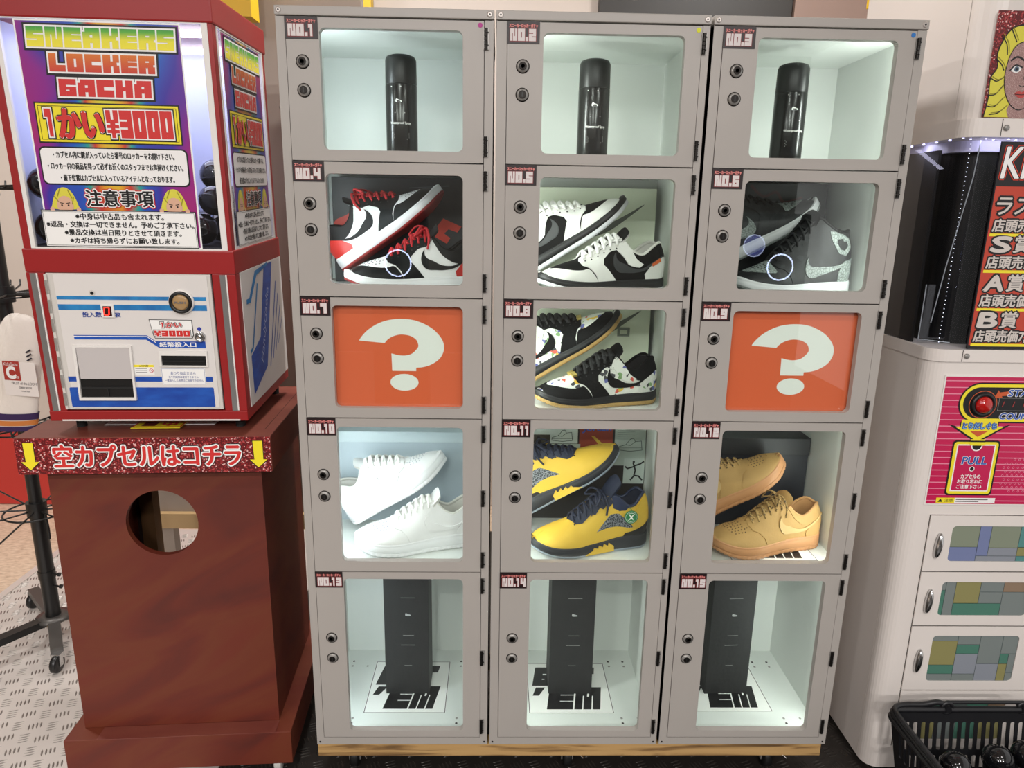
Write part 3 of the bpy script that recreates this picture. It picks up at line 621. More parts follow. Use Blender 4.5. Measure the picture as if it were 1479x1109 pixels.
OV = {
 'vamp_dunk': [(.43, 0), (.49, .22), (.535, .42), (.53, .56), (.48, .66), (.42, .68), (.385, .76), (.375, .995), (.50, .995), (.62, .995), (.69, .995), (.715, .80), (.70, .58), (.65, .46), (.61, .25), (.585, 0), (.52, 0)],
 'toe_overlay': smooth([(.585, 0), (.615, .20), (.66, .43), (.71, .42), (.78, .47), (.85, .62), (.90, .84), (.915, 1)], 4, False)+[(.96, 1), (.999, 1), (.999, .5), (.999, 0), (.9, 0), (.8, 0), (.7, 0)],
 'vamp': [(.385, 0), (.43, .20), (.468, .40), (.468, .56), (.44, .65), (.41, .67), (.385, .74), (.375, .995), (.50, .995), (.62, .995), (.69, .995), (.715, .80), (.70, .58), (.65, .46), (.61, .25), (.585, 0), (.52, 0)],
 'heel_panel': [(0.001, 0), (.19, 0), (.20, .20), (.15, .40), (.09, .52), (.001, .60)],
 'collar_panel': [(.001, .56), (.10, .50), (.17, .42), (.24, .58), (.31, .72), (.36, .86), (.37, .995), (.28, .995), (.18, .995), (.08, .995), (.001, .995)],
 'strap': [(.30, .995), (.375, .995), (.42, .66), (.335, .40), (.24, .44), (.21, .56), (.27, .75)],
 'toe_box': smooth([(.705, .995), (.725, .72), (.72, .46), (.78, .50), (.845, .64), (.895, .85), (.905, .995)], 4, False),
}
def shoe(kind, c, root, last, high=False):
    """builds the parts of one shoe under root; c maps part -> material"""
    S = last; L = S.L
    shoe_upper(S, c['upper']).build('upper', root, weld=True)
    # sole
    zb, zm = S.zb, S.zm; g = c.get('groove', 0)
    tooth = (lambda d: (lambda t, i: d+(.0007 if (i//2) % 2 else -.0007))) if g else (lambda d: d)
    osz = c.get('outsole_h', .007); nn = 120 if g else 64
    shoe_band(S, [(-.004, zb), (tooth(.0022), lambda t: zb(t)+.0012), (tooth(.0035), lambda t: zb(t)+osz*.5), (.0034, lambda t: zb(t)+osz)], c['outsole'], n=nn).build('outsole', root)
    shoe_band(S, [(.0026, lambda t: zb(t)+osz+.0001), (.0040, lambda t: zb(t)+osz+.002), (.0038, lambda t: zm(t)-.006), (.0030, lambda t: zm(t)-.0045), (.0034, lambda t: zm(t)-.0035), (.0028, lambda t: zm(t)-.0005), (-.001, lambda t: zm(t)+.0008)], c['midsole']).build('midsole', root)
    # overlays on both sides
    for nm, key in c['overlays']:
        b = MB(); poly = OV[key] if isinstance(key, str) else key
        for sd in (-1, 1): shoe_patch(b, S, poly, sd, c[nm], c.get('off_'+nm, .0011))
        b.build(nm, root)
    if 'perforation' in c:
        b = MB()
        for sd in (-1, 1):
            for t, v in c['perf_at']: shoe_patch(b, S, [(t+.0056*math.cos(a*math.pi/4), v+.020*math.sin(a*math.pi/4)) for a in range(8)], sd, c['perforation'], .0016 if c.get('perf_hi') else .0005, .5, .5)
        b.build('toe_perforations', root)
    if 'swoosh' in c:
        b = MB(); sp = c.get('sw_box', (.015, .458, .18, .62))
        for sd in (-1, 1): shoe_patch(b, S, sw_shape(*sp), sd, c['swoosh'], c.get('sw_off', .0019), .03, .08)
        b.build('side_logo', root)
    # padded collar edge, lining, tongue
    ce = S.col; tsc = [ce*(1-math.cos(math.pi*i/28))/2 for i in range(29)]
    edge = [S.P(t, 1, -1) for t in reversed(tsc)]+[S.P(t, 1, 1) for t in tsc[1:]]
    b = MB(); b.tube([p+Vector((0, -.0022 if p.y > 0 else .0022, -.0005)) for p in edge], .0036, c['collar'], 10); b.build('collar_rim', root)
    b = MB(); rows = []
    for dy, dz in ((.003, .001), (.0055, -.012), (.0045, -.03), (.001, None)):
        row = []
        for p in edge:
            s_ = 1 if p.y > 0 else -1; t = p.x/L; yy = s_*max(0, abs(p.y)-dy); z = p.z+dz if dz is not None else S.zm(max(0, t))+.006
            row.append((max(p.x, .006) if abs(p.y) < .012 else p.x, yy, max(z, S.zm(max(0, t))+.004)))
        rows.append(row)
    n = len(edge); b.add([p for r in rows for p in r], [(k*n+i, k*n+i+1, (k+1)*n+i+1, (k+1)*n+i) for k in range(len(rows)-1) for i in range(n-1)], c['lining'], True)
    last_r = rows[-1]; b.add(last_r, [(i, i+1, n-2-i, n-1-i) for i in range(n//2)], c['lining']); b.build('lining', root)
    b = MB(); tt = [.70-(.70-.385)*i/14 for i in range(15)]; P = []
    for t in tt:
        w = S.wt(t)+.005; z = S.zt(t)
        P.append([(t*L, y*w, z-.004-.002*abs(y)+.007*(1-y*y)) for y in (-1, -.5, 0, .5, 1)])
    tl = c.get('tongue_len', .028); base = P[-1]; d = Vector((-.62, 0, .78)) if not high else Vector((-.35, 0, .94))
    for k in (.5, .85, 1.0): P.append([(x+d.x*tl*k, y*(1.15 if k < 1 else .95), z+d.z*tl*k) for x, y, z in base])
    th = [[(x+.0035*d.z, y*.98, z-.006) for x, y, z in r] for r in P]
    m = 5; nn = len(P); allp = [q for r in P for q in r]; allt = [q for r in th for q in r]
    b.add(allp, [(i*m+j, i*m+j+1, (i+1)*m+j+1, (i+1)*m+j) for i in range(nn-1) for j in range(m-1)], c['tongue'], True)
    b.add([(x-.004, y, z+.001) for x, y, z in allt[-m*4:]], [(i*m+j, i*m+j+1, (i+1)*m+j+1, (i+1)*m+j) for i in range(3) for j in range(m-1)], c['lining'], True)
    b.build('tongue', root)
    # laces: criss-cross bars, then eyelets
    b = MB(); nl = c.get('rows', 6); ta, tb = c.get('lace_t', (.42, .665)); lw = c.get('lace_w', .0034)
    if c.get('laced', True):
        for i in range(nl):
            t = tb-(tb-ta)*i/(nl-1); dt = .012
            for sd, kk in ((-1, 0), (1, 1)):
                a = S.P(t, .93, sd)+S.N(t, .93, sd)*.003; q = S.P(t-dt*2.0, .97, -sd)+S.N(t-dt, .95, -sd)*.0022
                mid = Vector(((a.x+q.x)/2, 0, S.zt(t-dt)+.0085+.0015*kk)); p3 = S.P(t, .80, sd)+S.N(t, .80, sd)*.0015
                pth = smooth([tuple(p3), tuple(a), tuple((a*.45+mid*.55)+Vector((0, 0, .0022))), tuple(mid), tuple((q*.45+mid*.55)+Vector((0, 0, .001))), tuple(q)], 4, False)
                b.tube(pth, lw, c['laces'], 7, flat=.62)
    else:
        for i in range(3):
            t = tb-.03*i; a = S.P(t, .96, -1)+Vector((0, 0, .003)); q = S.P(t, .96, 1)+Vector((0, 0, .003)); b.tube([a, (a+q)/2+Vector((0, 0, .006)), q], lw, c['laces'], 7, flat=.6)
    for lp in c.get('bow', []): b.tube(smooth([tuple(q) for q in lp], 5, False), lw*.85, c['laces'], 7, flat=.75)
    b.build('laces', root)
    b = MB()
    for i in range(nl):
        t = tb-(tb-ta)*i/(nl-1)+.004
        for sd in (-1, 1):
            v_ = .80 if not c.get('laced', True) else .72; p = S.P(t, v_, sd); nrm = S.N(t, v_, sd); q = Matrix.Translation(p+nrm*.0014) @ nrm.to_track_quat('Z', 'Y').to_matrix().to_4x4()
            b.M = q; b.lathe([(.0017, -.002), (.0017, .0004)], c.get('eyelet', m_black), 8); b.M = None
    b.build('eyelets', root)
PERF = [(.755+.026*i+.008*(j % 2), .94-.105*j+.012*i) for i in range(5) for j in range(4) if not (i == 4 and j > 2)]+[(.733, .74)]
LOWZ = [(0, 0.0972), (0.05, 0.1051), (0.12, 0.0972), (0.22, 0.0791), (0.3, 0.0881), (0.37, 0.1096), (0.44, 0.1107), (0.54, 0.096), (0.64, 0.078), (0.71, 0.0689), (0.8, 0.061), (0.9, 0.0508), (1, 0.0339)]
AFZ = [(0, 0.1012), (0.05, 0.1078), (0.12, 0.1001), (0.22, 0.0847), (0.3, 0.0946), (0.37, 0.1144), (0.44, 0.1144), (0.54, 0.1001), (0.64, 0.0836), (0.71, 0.0748), (0.8, 0.0671), (0.9, 0.0583), (1, 0.044)]
HIZ = [(0, 0.1298), (0.05, 0.1364), (0.12, 0.1342), (0.2, 0.1364), (0.28, 0.1496), (0.34, 0.1606), (0.4, 0.1518), (0.5, 0.121), (0.6, 0.0935), (0.68, 0.0748), (0.78, 0.0616), (0.9, 0.0495), (1, 0.033)]
J5Z = [(0, 0.1232), (0.04, 0.1298), (0.09, 0.1232), (0.15, 0.1078), (0.2, 0.1056), (0.25, 0.1166), (0.31, 0.1298), (0.37, 0.132), (0.44, 0.1232), (0.54, 0.1045), (0.64, 0.0858), (0.71, 0.0748), (0.8, 0.066), (0.9, 0.055), (1, 0.0374)]
DSOLE = [(0, .030), (.3, .028), (.6, .025), (.85, .023), (1, .022)]; ASOLE = [(0, .038), (.3, .035), (.6, .032), (.85, .030), (1, .028)]
ls_low = Last(LOWZ, DSOLE); ls_af = Last(AFZ, ASOLE); ls_hi = Last(HIZ, DSOLE, collar=.36); ls_j5 = Last(J5Z, [(0, .036), (.2, .036), (.45, .028), (.6, .026), (.85, .024), (1, .022)], collar=.36)
k_ = lambda n, h, r=.5, **kw: mat(n, h, r, **kw)
lw_ = k_('leather_white', '#eceaea', .42, bump=.15, bscale=160); lbk = k_('leather_black', '#0a0a0b', .5, bump=.2, bscale=150, spec=.25); lred = k_('leather_red', '#c42a24', .42); srub = k_('sole_white', '#e9e8ea', .5)
LOWOV = [('toe_overlay', 'toe_overlay'), ('vamp_panel', 'vamp_dunk'), ('heel_panel', 'heel_panel'), ('collar_panel', 'collar_panel')]
def bow(S, big=1.0, dz=0):
    z = S.zt(.42)+.012+dz; x = .42*S.L
    out = []
    for s in (-1, 1):
        out.append([(x, 0, z), (x+.004, s*.012, z+.008), (x+.012*big, s*.030*big, z+.004), (x+.022*big, s*.036*big, z-.012), (x+.014, s*.022, z-.008), (x+.002, 0, z)])
        out.append([(x, 0, z), (x-.004, s*.016, z+.004), (x-.006, s*.033, z-.016), (x-.002, s*.038, z-.038)])
    return out
SHOES = {}
SHOES['black_toe'] = (ls_low, dict(upper=lw_, toe_overlay=lbk, vamp_panel=lbk, heel_panel=lred, collar_panel=lbk, swoosh=lbk, midsole=srub, outsole=k_('sole_red', '#8e1f1f', .5), laces=k_('laces_red', '#b8242a', .7), lining=k_('lining_dark', '#1e1c1d', .8), collar=lbk, tongue=k_('tongue_black', '#202022', .6), overlays=LOWOV, perforation=k_('perf_grey', '#7c7c80', .6), perf_at=PERF, groove=1, outsole_h=.006, bow=bow(ls_low, 1.1)))
SHOES['mono'] = (ls_low, dict(upper=k_('nubuck_black', '#0c0c0d', .7, spec=.15), toe_overlay=k_('canvas_white', '#e6e4df', .6, bump=.5, bscale=70), vamp_panel=MATS['canvas_white'], heel_panel=MATS['canvas_white'], collar_panel=MATS['nubuck_black'], strap=MATS['canvas_white'], swoosh=k_('swoosh_charcoal', '#2d2e30', .5), midsole=k_('sole_black', '#0f0f11', .5), outsole=k_('sole_white2', '#d9d9dd', .5), laces=k_('laces_white', '#eceae6', .7), lining=k_('lining_white', '#dcd9d2', .8), collar=MATS['lining_white'], tongue=MATS['nubuck_black'], heel_tab=k_('tab_orange', '#e0672a', .5), overlays=LOWOV+[('strap', 'strap'), ('heel_tab', [(.07, .43), (.135, .36), (.145, .44), (.08, .52)])], off_strap=.0022, off_heel_tab=.0026, groove=1, outsole_h=.010, lace_w=.0048))
mcrk = ramp_mat('crackle_grey', [(0, '#4a504d'), (.06, '#7d8582'), (.2, '#949c98')], 'crack', tscale=160, rough=.5)
mlet = ramp_mat('tonal_letters', [(.3, '#19191b'), (.5, '#2a2a2d'), (.52, '#131314'), (.7, '#212123')], 'voronoi', tscale=95, rough=.55, interp='CONSTANT')
HIOV = [('toe_overlay', 'toe_overlay'), ('vamp_panel', 'vamp_dunk'), ('toe_box', 'toe_box'), ('heel_panel', [(.001, 0), (.17, 0), (.165, .18), (.12, .36), (.001, .40)]), ('ankle_panel', [(.055, .60), (.11, .46), (.17, .50), (.25, .72), (.265, .86), (.22, .93), (.15, .92), (.08, .82)]), ('wings_patch', [(.095, .66), (.125, .56), (.16, .58), (.195, .70), (.19, .78), (.15, .82), (.14, .74), (.11, .75)])]
SHOES['crackle_high'] = (ls_hi, dict(upper=mlet, toe_overlay=mlet, vamp_panel=mlet, toe_box=mcrk, heel_panel=mcrk, ankle_panel=mcrk, wings_patch=k_('wings_black', '#1d1d1f', .6), swoosh=mcrk, midsole=k_('sole_grey_white', '#d5d6d8', .5), outsole=k_('sole_grey', '#7d8280', .5), laces=k_('laces_black', '#151516', .7), lining=MATS['lining_dark'], collar=lbk, tongue=MATS['tongue_black'], overlays=HIOV, off_wings_patch=.002, sw_box=(.02, .47, .09, .42), perforation=MATS['wings_black'], perf_at=PERF[:14], perf_hi=1, groove=1, outsole_h=.006, tongue_len=.022))
mgra = ramp_mat('patchwork_print', [(.0, '#dcdcd4'), (.55, '#e4e4dc'), (.60, '#5a5f9c'), (.66, '#c9503f'), (.70, '#e0dfd6'), (.78, '#3b3b3f'), (.84, '#7ea06b'), (.88, '#d8b13e'), (.92, '#dcdcd4')], 'voronoi', tscale=120, rough=.6, interp='CONSTANT')
mpon = k_('pony_black', '#080809', .75, spec=.2, bump=.4, bscale=200)
SHOES['patchwork'] = (ls_low, dict(upper=mgra, toe_overlay=mpon, vamp_panel=mpon, heel_panel=mgra, collar_panel=mpon, strap=mgra, swoosh=mpon, midsole=k_('sole_black', '#1a1a1c'), outsole=k_('sole_gum', '#b08e55', .5), laces=k_('laces_black', '#151516'), lining=MATS['lining_dark'], collar=mpon, tongue=mpon, lace_lock=k_('gold_plate', '#d6bd6b', .35, metal=.6), overlays=LOWOV+[('strap', 'strap'), ('lace_lock', [(.685, .80), (.72, .80), (.72, .998), (.685, .998)])], off_strap=.0022, off_lace_lock=.006, groove=1, outsole_h=.010, lace_w=.0050))
AFOV = [('toe_overlay', 'toe_overlay'), ('vamp_panel', 'vamp'), ('heel_panel', 'heel_panel'), ('collar_panel', 'collar_panel')]
def afdict(m, ms, ml, mi, mp, msw): return dict(upper=m, toe_overlay=m, vamp_panel=m, heel_panel=m, collar_panel=m, swoosh=msw, midsole=ms, outsole=ms, laces=ml, lining=mi, collar=mi, tongue=m, overlays=AFOV, perforation=mp, perf_at=PERF, groove=1, outsole_h=.010, off_toe_overlay=.0018, off_vamp_panel=.0022, off_heel_panel=.002, off_collar_panel=.0016, sw_off=.0042, lace_w=.0038)
SHOES['white'] = (ls_af, afdict(lw_, srub, k_('laces_white', '#eceae6'), k_('lining_white', '#dcd9d2'), k_('perf_pale', '#a8abb2', .6), lw_))
mwh = k_('nubuck_wheat', '#b58f56', .75, var=.06, vscale=30, bump=.2, bscale=200); mgum = k_('sole_honey', '#bd875a', .5)
mlw = ramp_mat('laces_wheat', [(.4, '#4b3a22'), (.5, '#a98752'), (.7, '#b8955c')], 'noise', tscale=260, rough=.8)
SHOES['wheat'] = (ls_af, {**afdict(mwh, mgum, mlw, k_('lining_tan', '#b98a58', .8), k_('perf_brown', '#5f4526', .6), k_('swoosh_wheat', '#c6a56e', .7)), 'bow': bow(ls_af, .8, .002), 'lace_w': .0030})
myel = k_('durabuck_yellow', '#d9b13a', .65, bump=.15, bscale=160); mnav = k_('navy_knit', '#1c2338', .65); mmesh = ramp_mat('clear_mesh', [(0, '#9a9ea4'), (.06, '#7a7e85'), (.13, '#34373d')], 'crack', tscale=190, rough=.4)
OV['j5mesh'] = smooth([(.165, .25), (.20, .44), (.29, .55), (.36, .52), (.49, .27)], 1); OV['j5side'] = [(.001, 0), (.26, 0), (.235, .10), (.12, .17), (.001, .22)]
SHARK = [(.60, -.02), (.34, -.02), (.345, .03), (.40, .14), (.41, .05), (.445, .13), (.455, .04), (.495, .11), (.505, .03), (.545, .08)]
J5OV = [('toe_panel', smooth([(.60, 0), (.62, .16), (.70, .26), (.80, .34), (.88, .56), (.91, .995)], 4, False)+[(.999, .995), (.999, .4), (.999, 0), (.8, 0)]), ('eyestay', [(.36, .995), (.34, .80), (.37, .70), (.385, .78), (.42, .70), (.45, .78), (.49, .68), (.53, .76), (.60, .66), (.66, .72), (.70, .995), (.55, .995)]), ('mesh_window', 'j5mesh'), ('sole_wrap', 'j5side'), ('collar_panel', [(.20, .995), (.235, .74), (.29, .62), (.34, .66), (.345, .85), (.355, .995), (.28, .995)]), ('heel_panel', [(.001, .28), (.12, .22), (.22, .42), (.19, .70), (.10, .86), (.04, .995), (.001, .995)])]
SHOES['yellow'] = (ls_j5, dict(upper=myel, toe_panel=myel, eyestay=mnav, mesh_window=mmesh, sole_wrap=k_('sole_black', '#1a1a1c'), collar_panel=k_('navy_satin', '#2b3450', .4), heel_panel=myel, off_eyestay=.0022, off_collar_panel=.0008, off_heel_panel=.003, midsole=k_('sole_slate', '#26282d', .5), outsole=k_('sole_ice', '#8e97a3', .3), laces=k_('laces_navy', '#161d33', .7), lining=mnav, collar=MATS['navy_satin'], tongue=mnav, overlays=J5OV, groove=0, outsole_h=.006, tongue_len=.05, lace_w=.0036, bow=bow(ls_j5, 1.0, -.008)))
def shark(root, S):
    b = MB()
    for sd in (-1, 1):
        pts = [(.60, .0035), (.335, .0035), (.338, .016), (.385, .0255), (.392, .018), (.43, .0245), (.437, .017), (.475, .0225), (.482, .0155), (.52, .019), (.53, .013)]
        tri = geometry.tessellate_polygon([[Vector((x, y, 0)) for x, y in pts]]); vs = []
        for t, z in pts: vs.append((t*S.L, sd*(S.wb(t)*S.end(t)+.0052), S.zb(t)+z))
        vi = [(x, y-sd*.003, z) for x, y, z in vs]; n = len(vs); b.add(vs, tri, myel); b.add(vs+vi, [(i, (i+1) % n, n+(i+1) % n, n+i) for i in range(n)], myel)
    b.build('shark_tooth_insert', root)
def pair(kind, c, r, desc, dxb=0, dyb=0, yawb=15, hx=.112, dzt=.014, ang=33, yt=.207, yawt=-6, shape='low top'):
    S, cc = SHOES[kind]; F = ROW[r+1]+.0053; ox = (0, .4, .806)[c]; n = r*3+c+1; L = S.L; yw = R(yawb)
    g = f'{desc} sneakers behind door NO.{n}'
    ro = thing('sneaker', f'lower {desc} {shape} lying flat behind door NO.{n}, toe left', 'sneaker', (ox+.138+L*math.cos(yw)+dxb, .077+L*math.sin(yw)+dyb, F+.0004), (0, 0, math.pi+yw), g)
    shoe(kind, cc, ro, S, kind == 'crackle_high')
    if kind == 'yellow': shark(ro, S)
    dup(ro, (ox+hx, yt, F+.0008+dzt), (0, -R(ang), R(yawt)), f'upper {desc} {shape} propped toe-up behind door NO.{n}', g)
    return ro
pair('black_toe', 0, 1, 'black, white and red', dzt=.026, ang=34)
pair('mono', 1, 1, 'black and white')
pair('crackle_high', 2, 1, 'dark grey crackle', shape='high top', dzt=.030, hx=.130, ang=30, yt=.226, yawt=-3)
pair('patchwork', 1, 2, 'black patchwork')
pair('white', 0, 3, 'all white')
yl = pair('yellow', 1, 3, 'yellow and navy', shape='mid top', dzt=.042, hx=.124)
def shoe_tag(ro, S):
    p = S.P(.20, .62, 1)+S.N(.20, .62, 1)*.010; w = ro.matrix_basis @ p
    t = thing('round_tag', 'round green tag with a white X hanging on the lower yellow sneaker', 'tag', w, (0, 0, R(6)))
    g = mat('tag_green', '#1f7a45', .45); b = MB(); b.lathe([(.0155, -.0012), (.0160, -.0006), (.0160, .0006), (.0155, .0012)], g, 36, 'y')
    q = front(b, (0, -.0012, 0), .00012); q.poly(circ(0, 0, .0138, 36), m_white, 1); q.poly(circ(0, 0, .0132, 36), g, 2); q.text('X', -.0045, -.005, .0045, .005, m_white, 3, .06)
    for k in range(10):
        for a0 in (40, 220):
            a = R(a0+k*10); q.disc(.0102*math.cos(a), .0102*math.sin(a), .0008, m_white, 3, 8)
    b.build('disc', t); b = MB(); b.tube(smooth([(0, .0005, .0150), (.001, .004, .0175), (-.002, .009, .018), (-.004, .011, .0165)], 4, False), .0006, g, 6); b.build('loop', t)
shoe_tag(yl, ls_j5)
pair('wheat', 2, 3, 'tan', dxb=.007, dzt=.02, yt=.195)
# ------------------------------------------------------------------ capsule machine on its red box
m_trim = mat('trim_white', '#e6e2dd', .4); m_alu = mat('alu_strip', '#9b9a99', .35, .7); m_white_p = mat('panel_white', '#ddd8d4', .4, var=.02, vscale=5)
m_blue1 = ramp_mat('stripe_blue', [(.35, '#1467a8'), (.65, '#2486c2')], tscale=14, scale=(2, 1, 1)); m_blue2 = ramp_mat('deep_blue', [(.35, '#0f3f9c'), (.65, '#1b56b4')], tscale=20, scale=(1, 1, 3), rough=.45)
m_yel = mat('print_yellow', '#f0de2a', .4); m_redp = mat('print_red', '#cf2f2d', .4); m_acryl = glass_mat('acrylic', (.98, .985, 1, 1))
def rainbow(name, axis, c0, half):
    """print: yellow burst in the middle running through red and blue to magenta at both edges"""
    m = ramp_mat(name, [(0, '#d9cf3a'), (.16, '#e0a52c'), (.30, '#c9342f'), (.42, '#2f9c8c'), (.52, '#2257b8'), (.70, '#3d2f9c'), (.84, '#8a1f86'), (1, '#a3246c')], tscale=6.0, scale=(1, 1, .7), detail=1, dist=.6, rough=.35)
    nt = m.node_tree; n = [x for x in nt.nodes if x.type == 'TEX_NOISE'][0]; r = [x for x in nt.nodes if x.type == 'VALTORGB'][0]; mp = [x for x in nt.nodes if x.type == 'MAPPING'][0]
    sx = nt.nodes.new('ShaderNodeSeparateXYZ'); nt.links.new(mp.outputs[0], sx.inputs[0])
    def mth(op, a, b):
        q = nt.nodes.new('ShaderNodeMath'); q.operation = op
        for k, v in enumerate((a, b)):
            if isinstance(v, (int, float)): q.inputs[k].default_value = v
            elif v is not None: nt.links.new(v, q.inputs[k])
        return q.outputs[0]
    d = mth('DIVIDE', mth('ABSOLUTE', mth('SUBTRACT', sx.outputs[axis], c0), None), half)
    f = mth('ADD', mth('MULTIPLY', d, .82), mth('MULTIPLY', mth('SUBTRACT', n.outputs['Fac'], .42), 1.25))
    nt.links.new(f, r.inputs['Fac']); return m
m_rain = rainbow('rainbow_print', 0, -.193, .143); m_rain2 = rainbow('rainbow_print_side', 1, .168, .123)
m_gy = ramp_mat('green_to_yellow', [(0, '#f1e23a'), (.45, '#e6de3a'), (.8, '#5fae3c'), (1, '#2f8f43')], axis=2, lo=.700, hi=.738)
m_or = ramp_mat('orange_to_red', [(0, '#c8352f'), (.5, '#cf5a2c'), (1, '#d97a2c')], axis=2, lo=.660, hi=.695)
m_hair = mat('print_hair', '#d8cf45', .5); m_skin = mat('print_skin', '#d8ab90', .5); m_hairl = mat('print_hair_dark', '#8d8420', .5)
def poster_art(p, side=False):
    """the notice printed on the machine: title, price, rules"""
    k = m_ink; x0, x1 = -.336, -.050
    p.rect(x0, .3505, x1, .748, m_paper, 1); p.rect(x0+.003, .354, x1-.003, .745, m_rain2 if side else m_rain, 2)
    # titles: white halo, black halo, colour
    for t, a, b, c, d, m in (('SNEAKERS', -.317, -.063, .703, .736, m_gy), ('LOCKER', -.285, -.101, .663, .693, m_or), ('GACHA', -.274, -.112, .622, .651, m_redp)):
        p.block(t, a, c, b, d, k, 4, .0060, .10, .06); p.block(t, a, c, b, d, m_white, 5, .0030, .10, .06); p.block(t, a, c, b, d, m, 6, 0, .10, .06)
    p.rect(-.3225, .541, -.0655, .6115, k, 3); p.rect(-.320, .5435, -.068, .609, m_yel, 4); p.frame(-.3165, .547, -.0715, .6055, .0008, k, 5)
    for m, l, e, o in ((k, 6, .0040, .11), (m_white, 7, .0022, .075), (m_redp, 8, 0, .035)):
        p.block('1', -.306, .552, -.290, .600, m, l, e, .1); (p.halo('\u304b\u3044', -.283, .551, -.205, .600, m, l, e) if e else p.bold('\u304b\u3044', -.283, .551, -.205, .600, m, l, .0028)); p.block('\u00a53000', -.198, .552, -.080, .600, m, l, e, .10)
    p.poly(rrect(-.327, .467, -.0595, .535, .010), k, 3); p.poly(rrect(-.3245, .4695, -.062, .5325, .009), m_white, 4)
    for s, a, b, c, d in (('\u30fb\u30ab\u30d7\u30bb\u30eb\u5185\u306b\u9375\u304c\u5165\u3063\u3066\u3044\u305f\u3089\u756a\u53f7\u306e\u30ed\u30c3\u30ab\u30fc\u3092\u304a\u958b\u3051\u4e0b\u3055\u3044\u3002', -.302, -.084, .515, .527), ('\u30fb\u30ed\u30c3\u30ab\u30fc\u5185\u306e\u5546\u54c1\u3092\u6301\u3063\u3066\u5fc5\u305a\u304a\u8fd1\u304f\u306e\u30b9\u30bf\u30c3\u30d5\u307e\u3067\u304a\u58f0\u639b\u3051\u304f\u3060\u3055\u3044\u3002', -.314, -.070, .495, .507), ('\u30fb\u6700\u4e0b\u4f4d\u8cde\u306f\u30ab\u30d7\u30bb\u30eb\u306b\u5165\u3063\u3066\u3044\u308b\u30a2\u30a4\u30c6\u30e0\u3068\u306a\u3063\u3066\u304a\u308a\u307e\u3059\u3002', -.294, -.088, .474, .486)):
        p.bold(s, a, c, b, d, k, 5, .00035)
    # caution heading with a peeking blonde head each side
    p.halo('\u6ce8\u610f\u4e8b\u9805', -.254, .429, -.131, .459, m_redp, 5, .0042); p.halo('\u6ce8\u610f\u4e8b\u9805', -.254, .429, -.131, .459, m_white, 6, .0026); p.bold('\u6ce8\u610f\u4e8b\u9805', -.254, .429, -.131, .459, k, 7, .0010)
    for cx in (-.294, -.094):
        p.poly(smooth([(cx-.022, .423), (cx-.0235, .432), (cx-.018, .447), (cx-.010, .459), (cx+.002, .4625), (cx+.012, .457), (cx+.019, .445), (cx+.0235, .430), (cx+.022, .423)], 4), m_hair, 3)
        p.poly(smooth([(cx-.013, .422), (cx-.012, .440), (cx, .447), (cx+.012, .440), (cx+.013, .422)], 4), m_skin, 4)
        for a in ((-.018, .447, -.011, .436), (-.006, .460, -.012, .446), (.008, .458, .014, .443), (.017, .445, .013, .432)): p.line([(cx+a[0], a[1]), (cx+a[2], a[3])], .0012, m_hairl, 5)
        for s in (-1, 1): p.line([(cx+s*.009, .4345), (cx+s*.003, .4335)], .0013, k, 5); p.disc(cx+s*.006, .430, .0016, k, 5, 10); p.poly(circ(cx+s*.024, .4225, .0042, 12), m_skin, 6)
    p.rect(-.340, .3525, -.0555, .4215, k, 5); p.rect(-.3385, .354, -.057, .420, m_paper, 6); p.frame(-.337, .3555, -.0585, .4185, .0006, k, 7)
    for s, a, b, c in (('\u203b\u4e2d\u8eab\u306f\u4e2d\u53e4\u54c1\u3082\u542b\u307e\u308c\u307e\u3059\u3002', -.278, -.116, .4045), ('\u203b\u8fd4\u54c1\u30fb\u4ea4\u63db\u306f\u4e00\u5207\u3067\u304d\u307e\u305b\u3093\u3002\u4e88\u3081\u3054\u4e86\u627f\u4e0b\u3055\u3044\u3002', -.333, -.061, .3895), ('\u203b\u666f\u54c1\u4ea4\u63db\u306f\u5f53\u65e5\u9650\u308a\u3068\u3055\u305b\u3066\u9802\u304d\u307e\u3059\u3002', -.302, -.086, .3745), ('\u203b\u30ab\u30ae\u306f\u6301\u3061\u5e30\u3089\u305a\u306b\u304a\u9858\u3044\u81f4\u3057\u307e\u3059\u3002', -.294, -.092, .3595)):
        p.bold(s, a, c, b, c+.0115, k, 7, .0004)
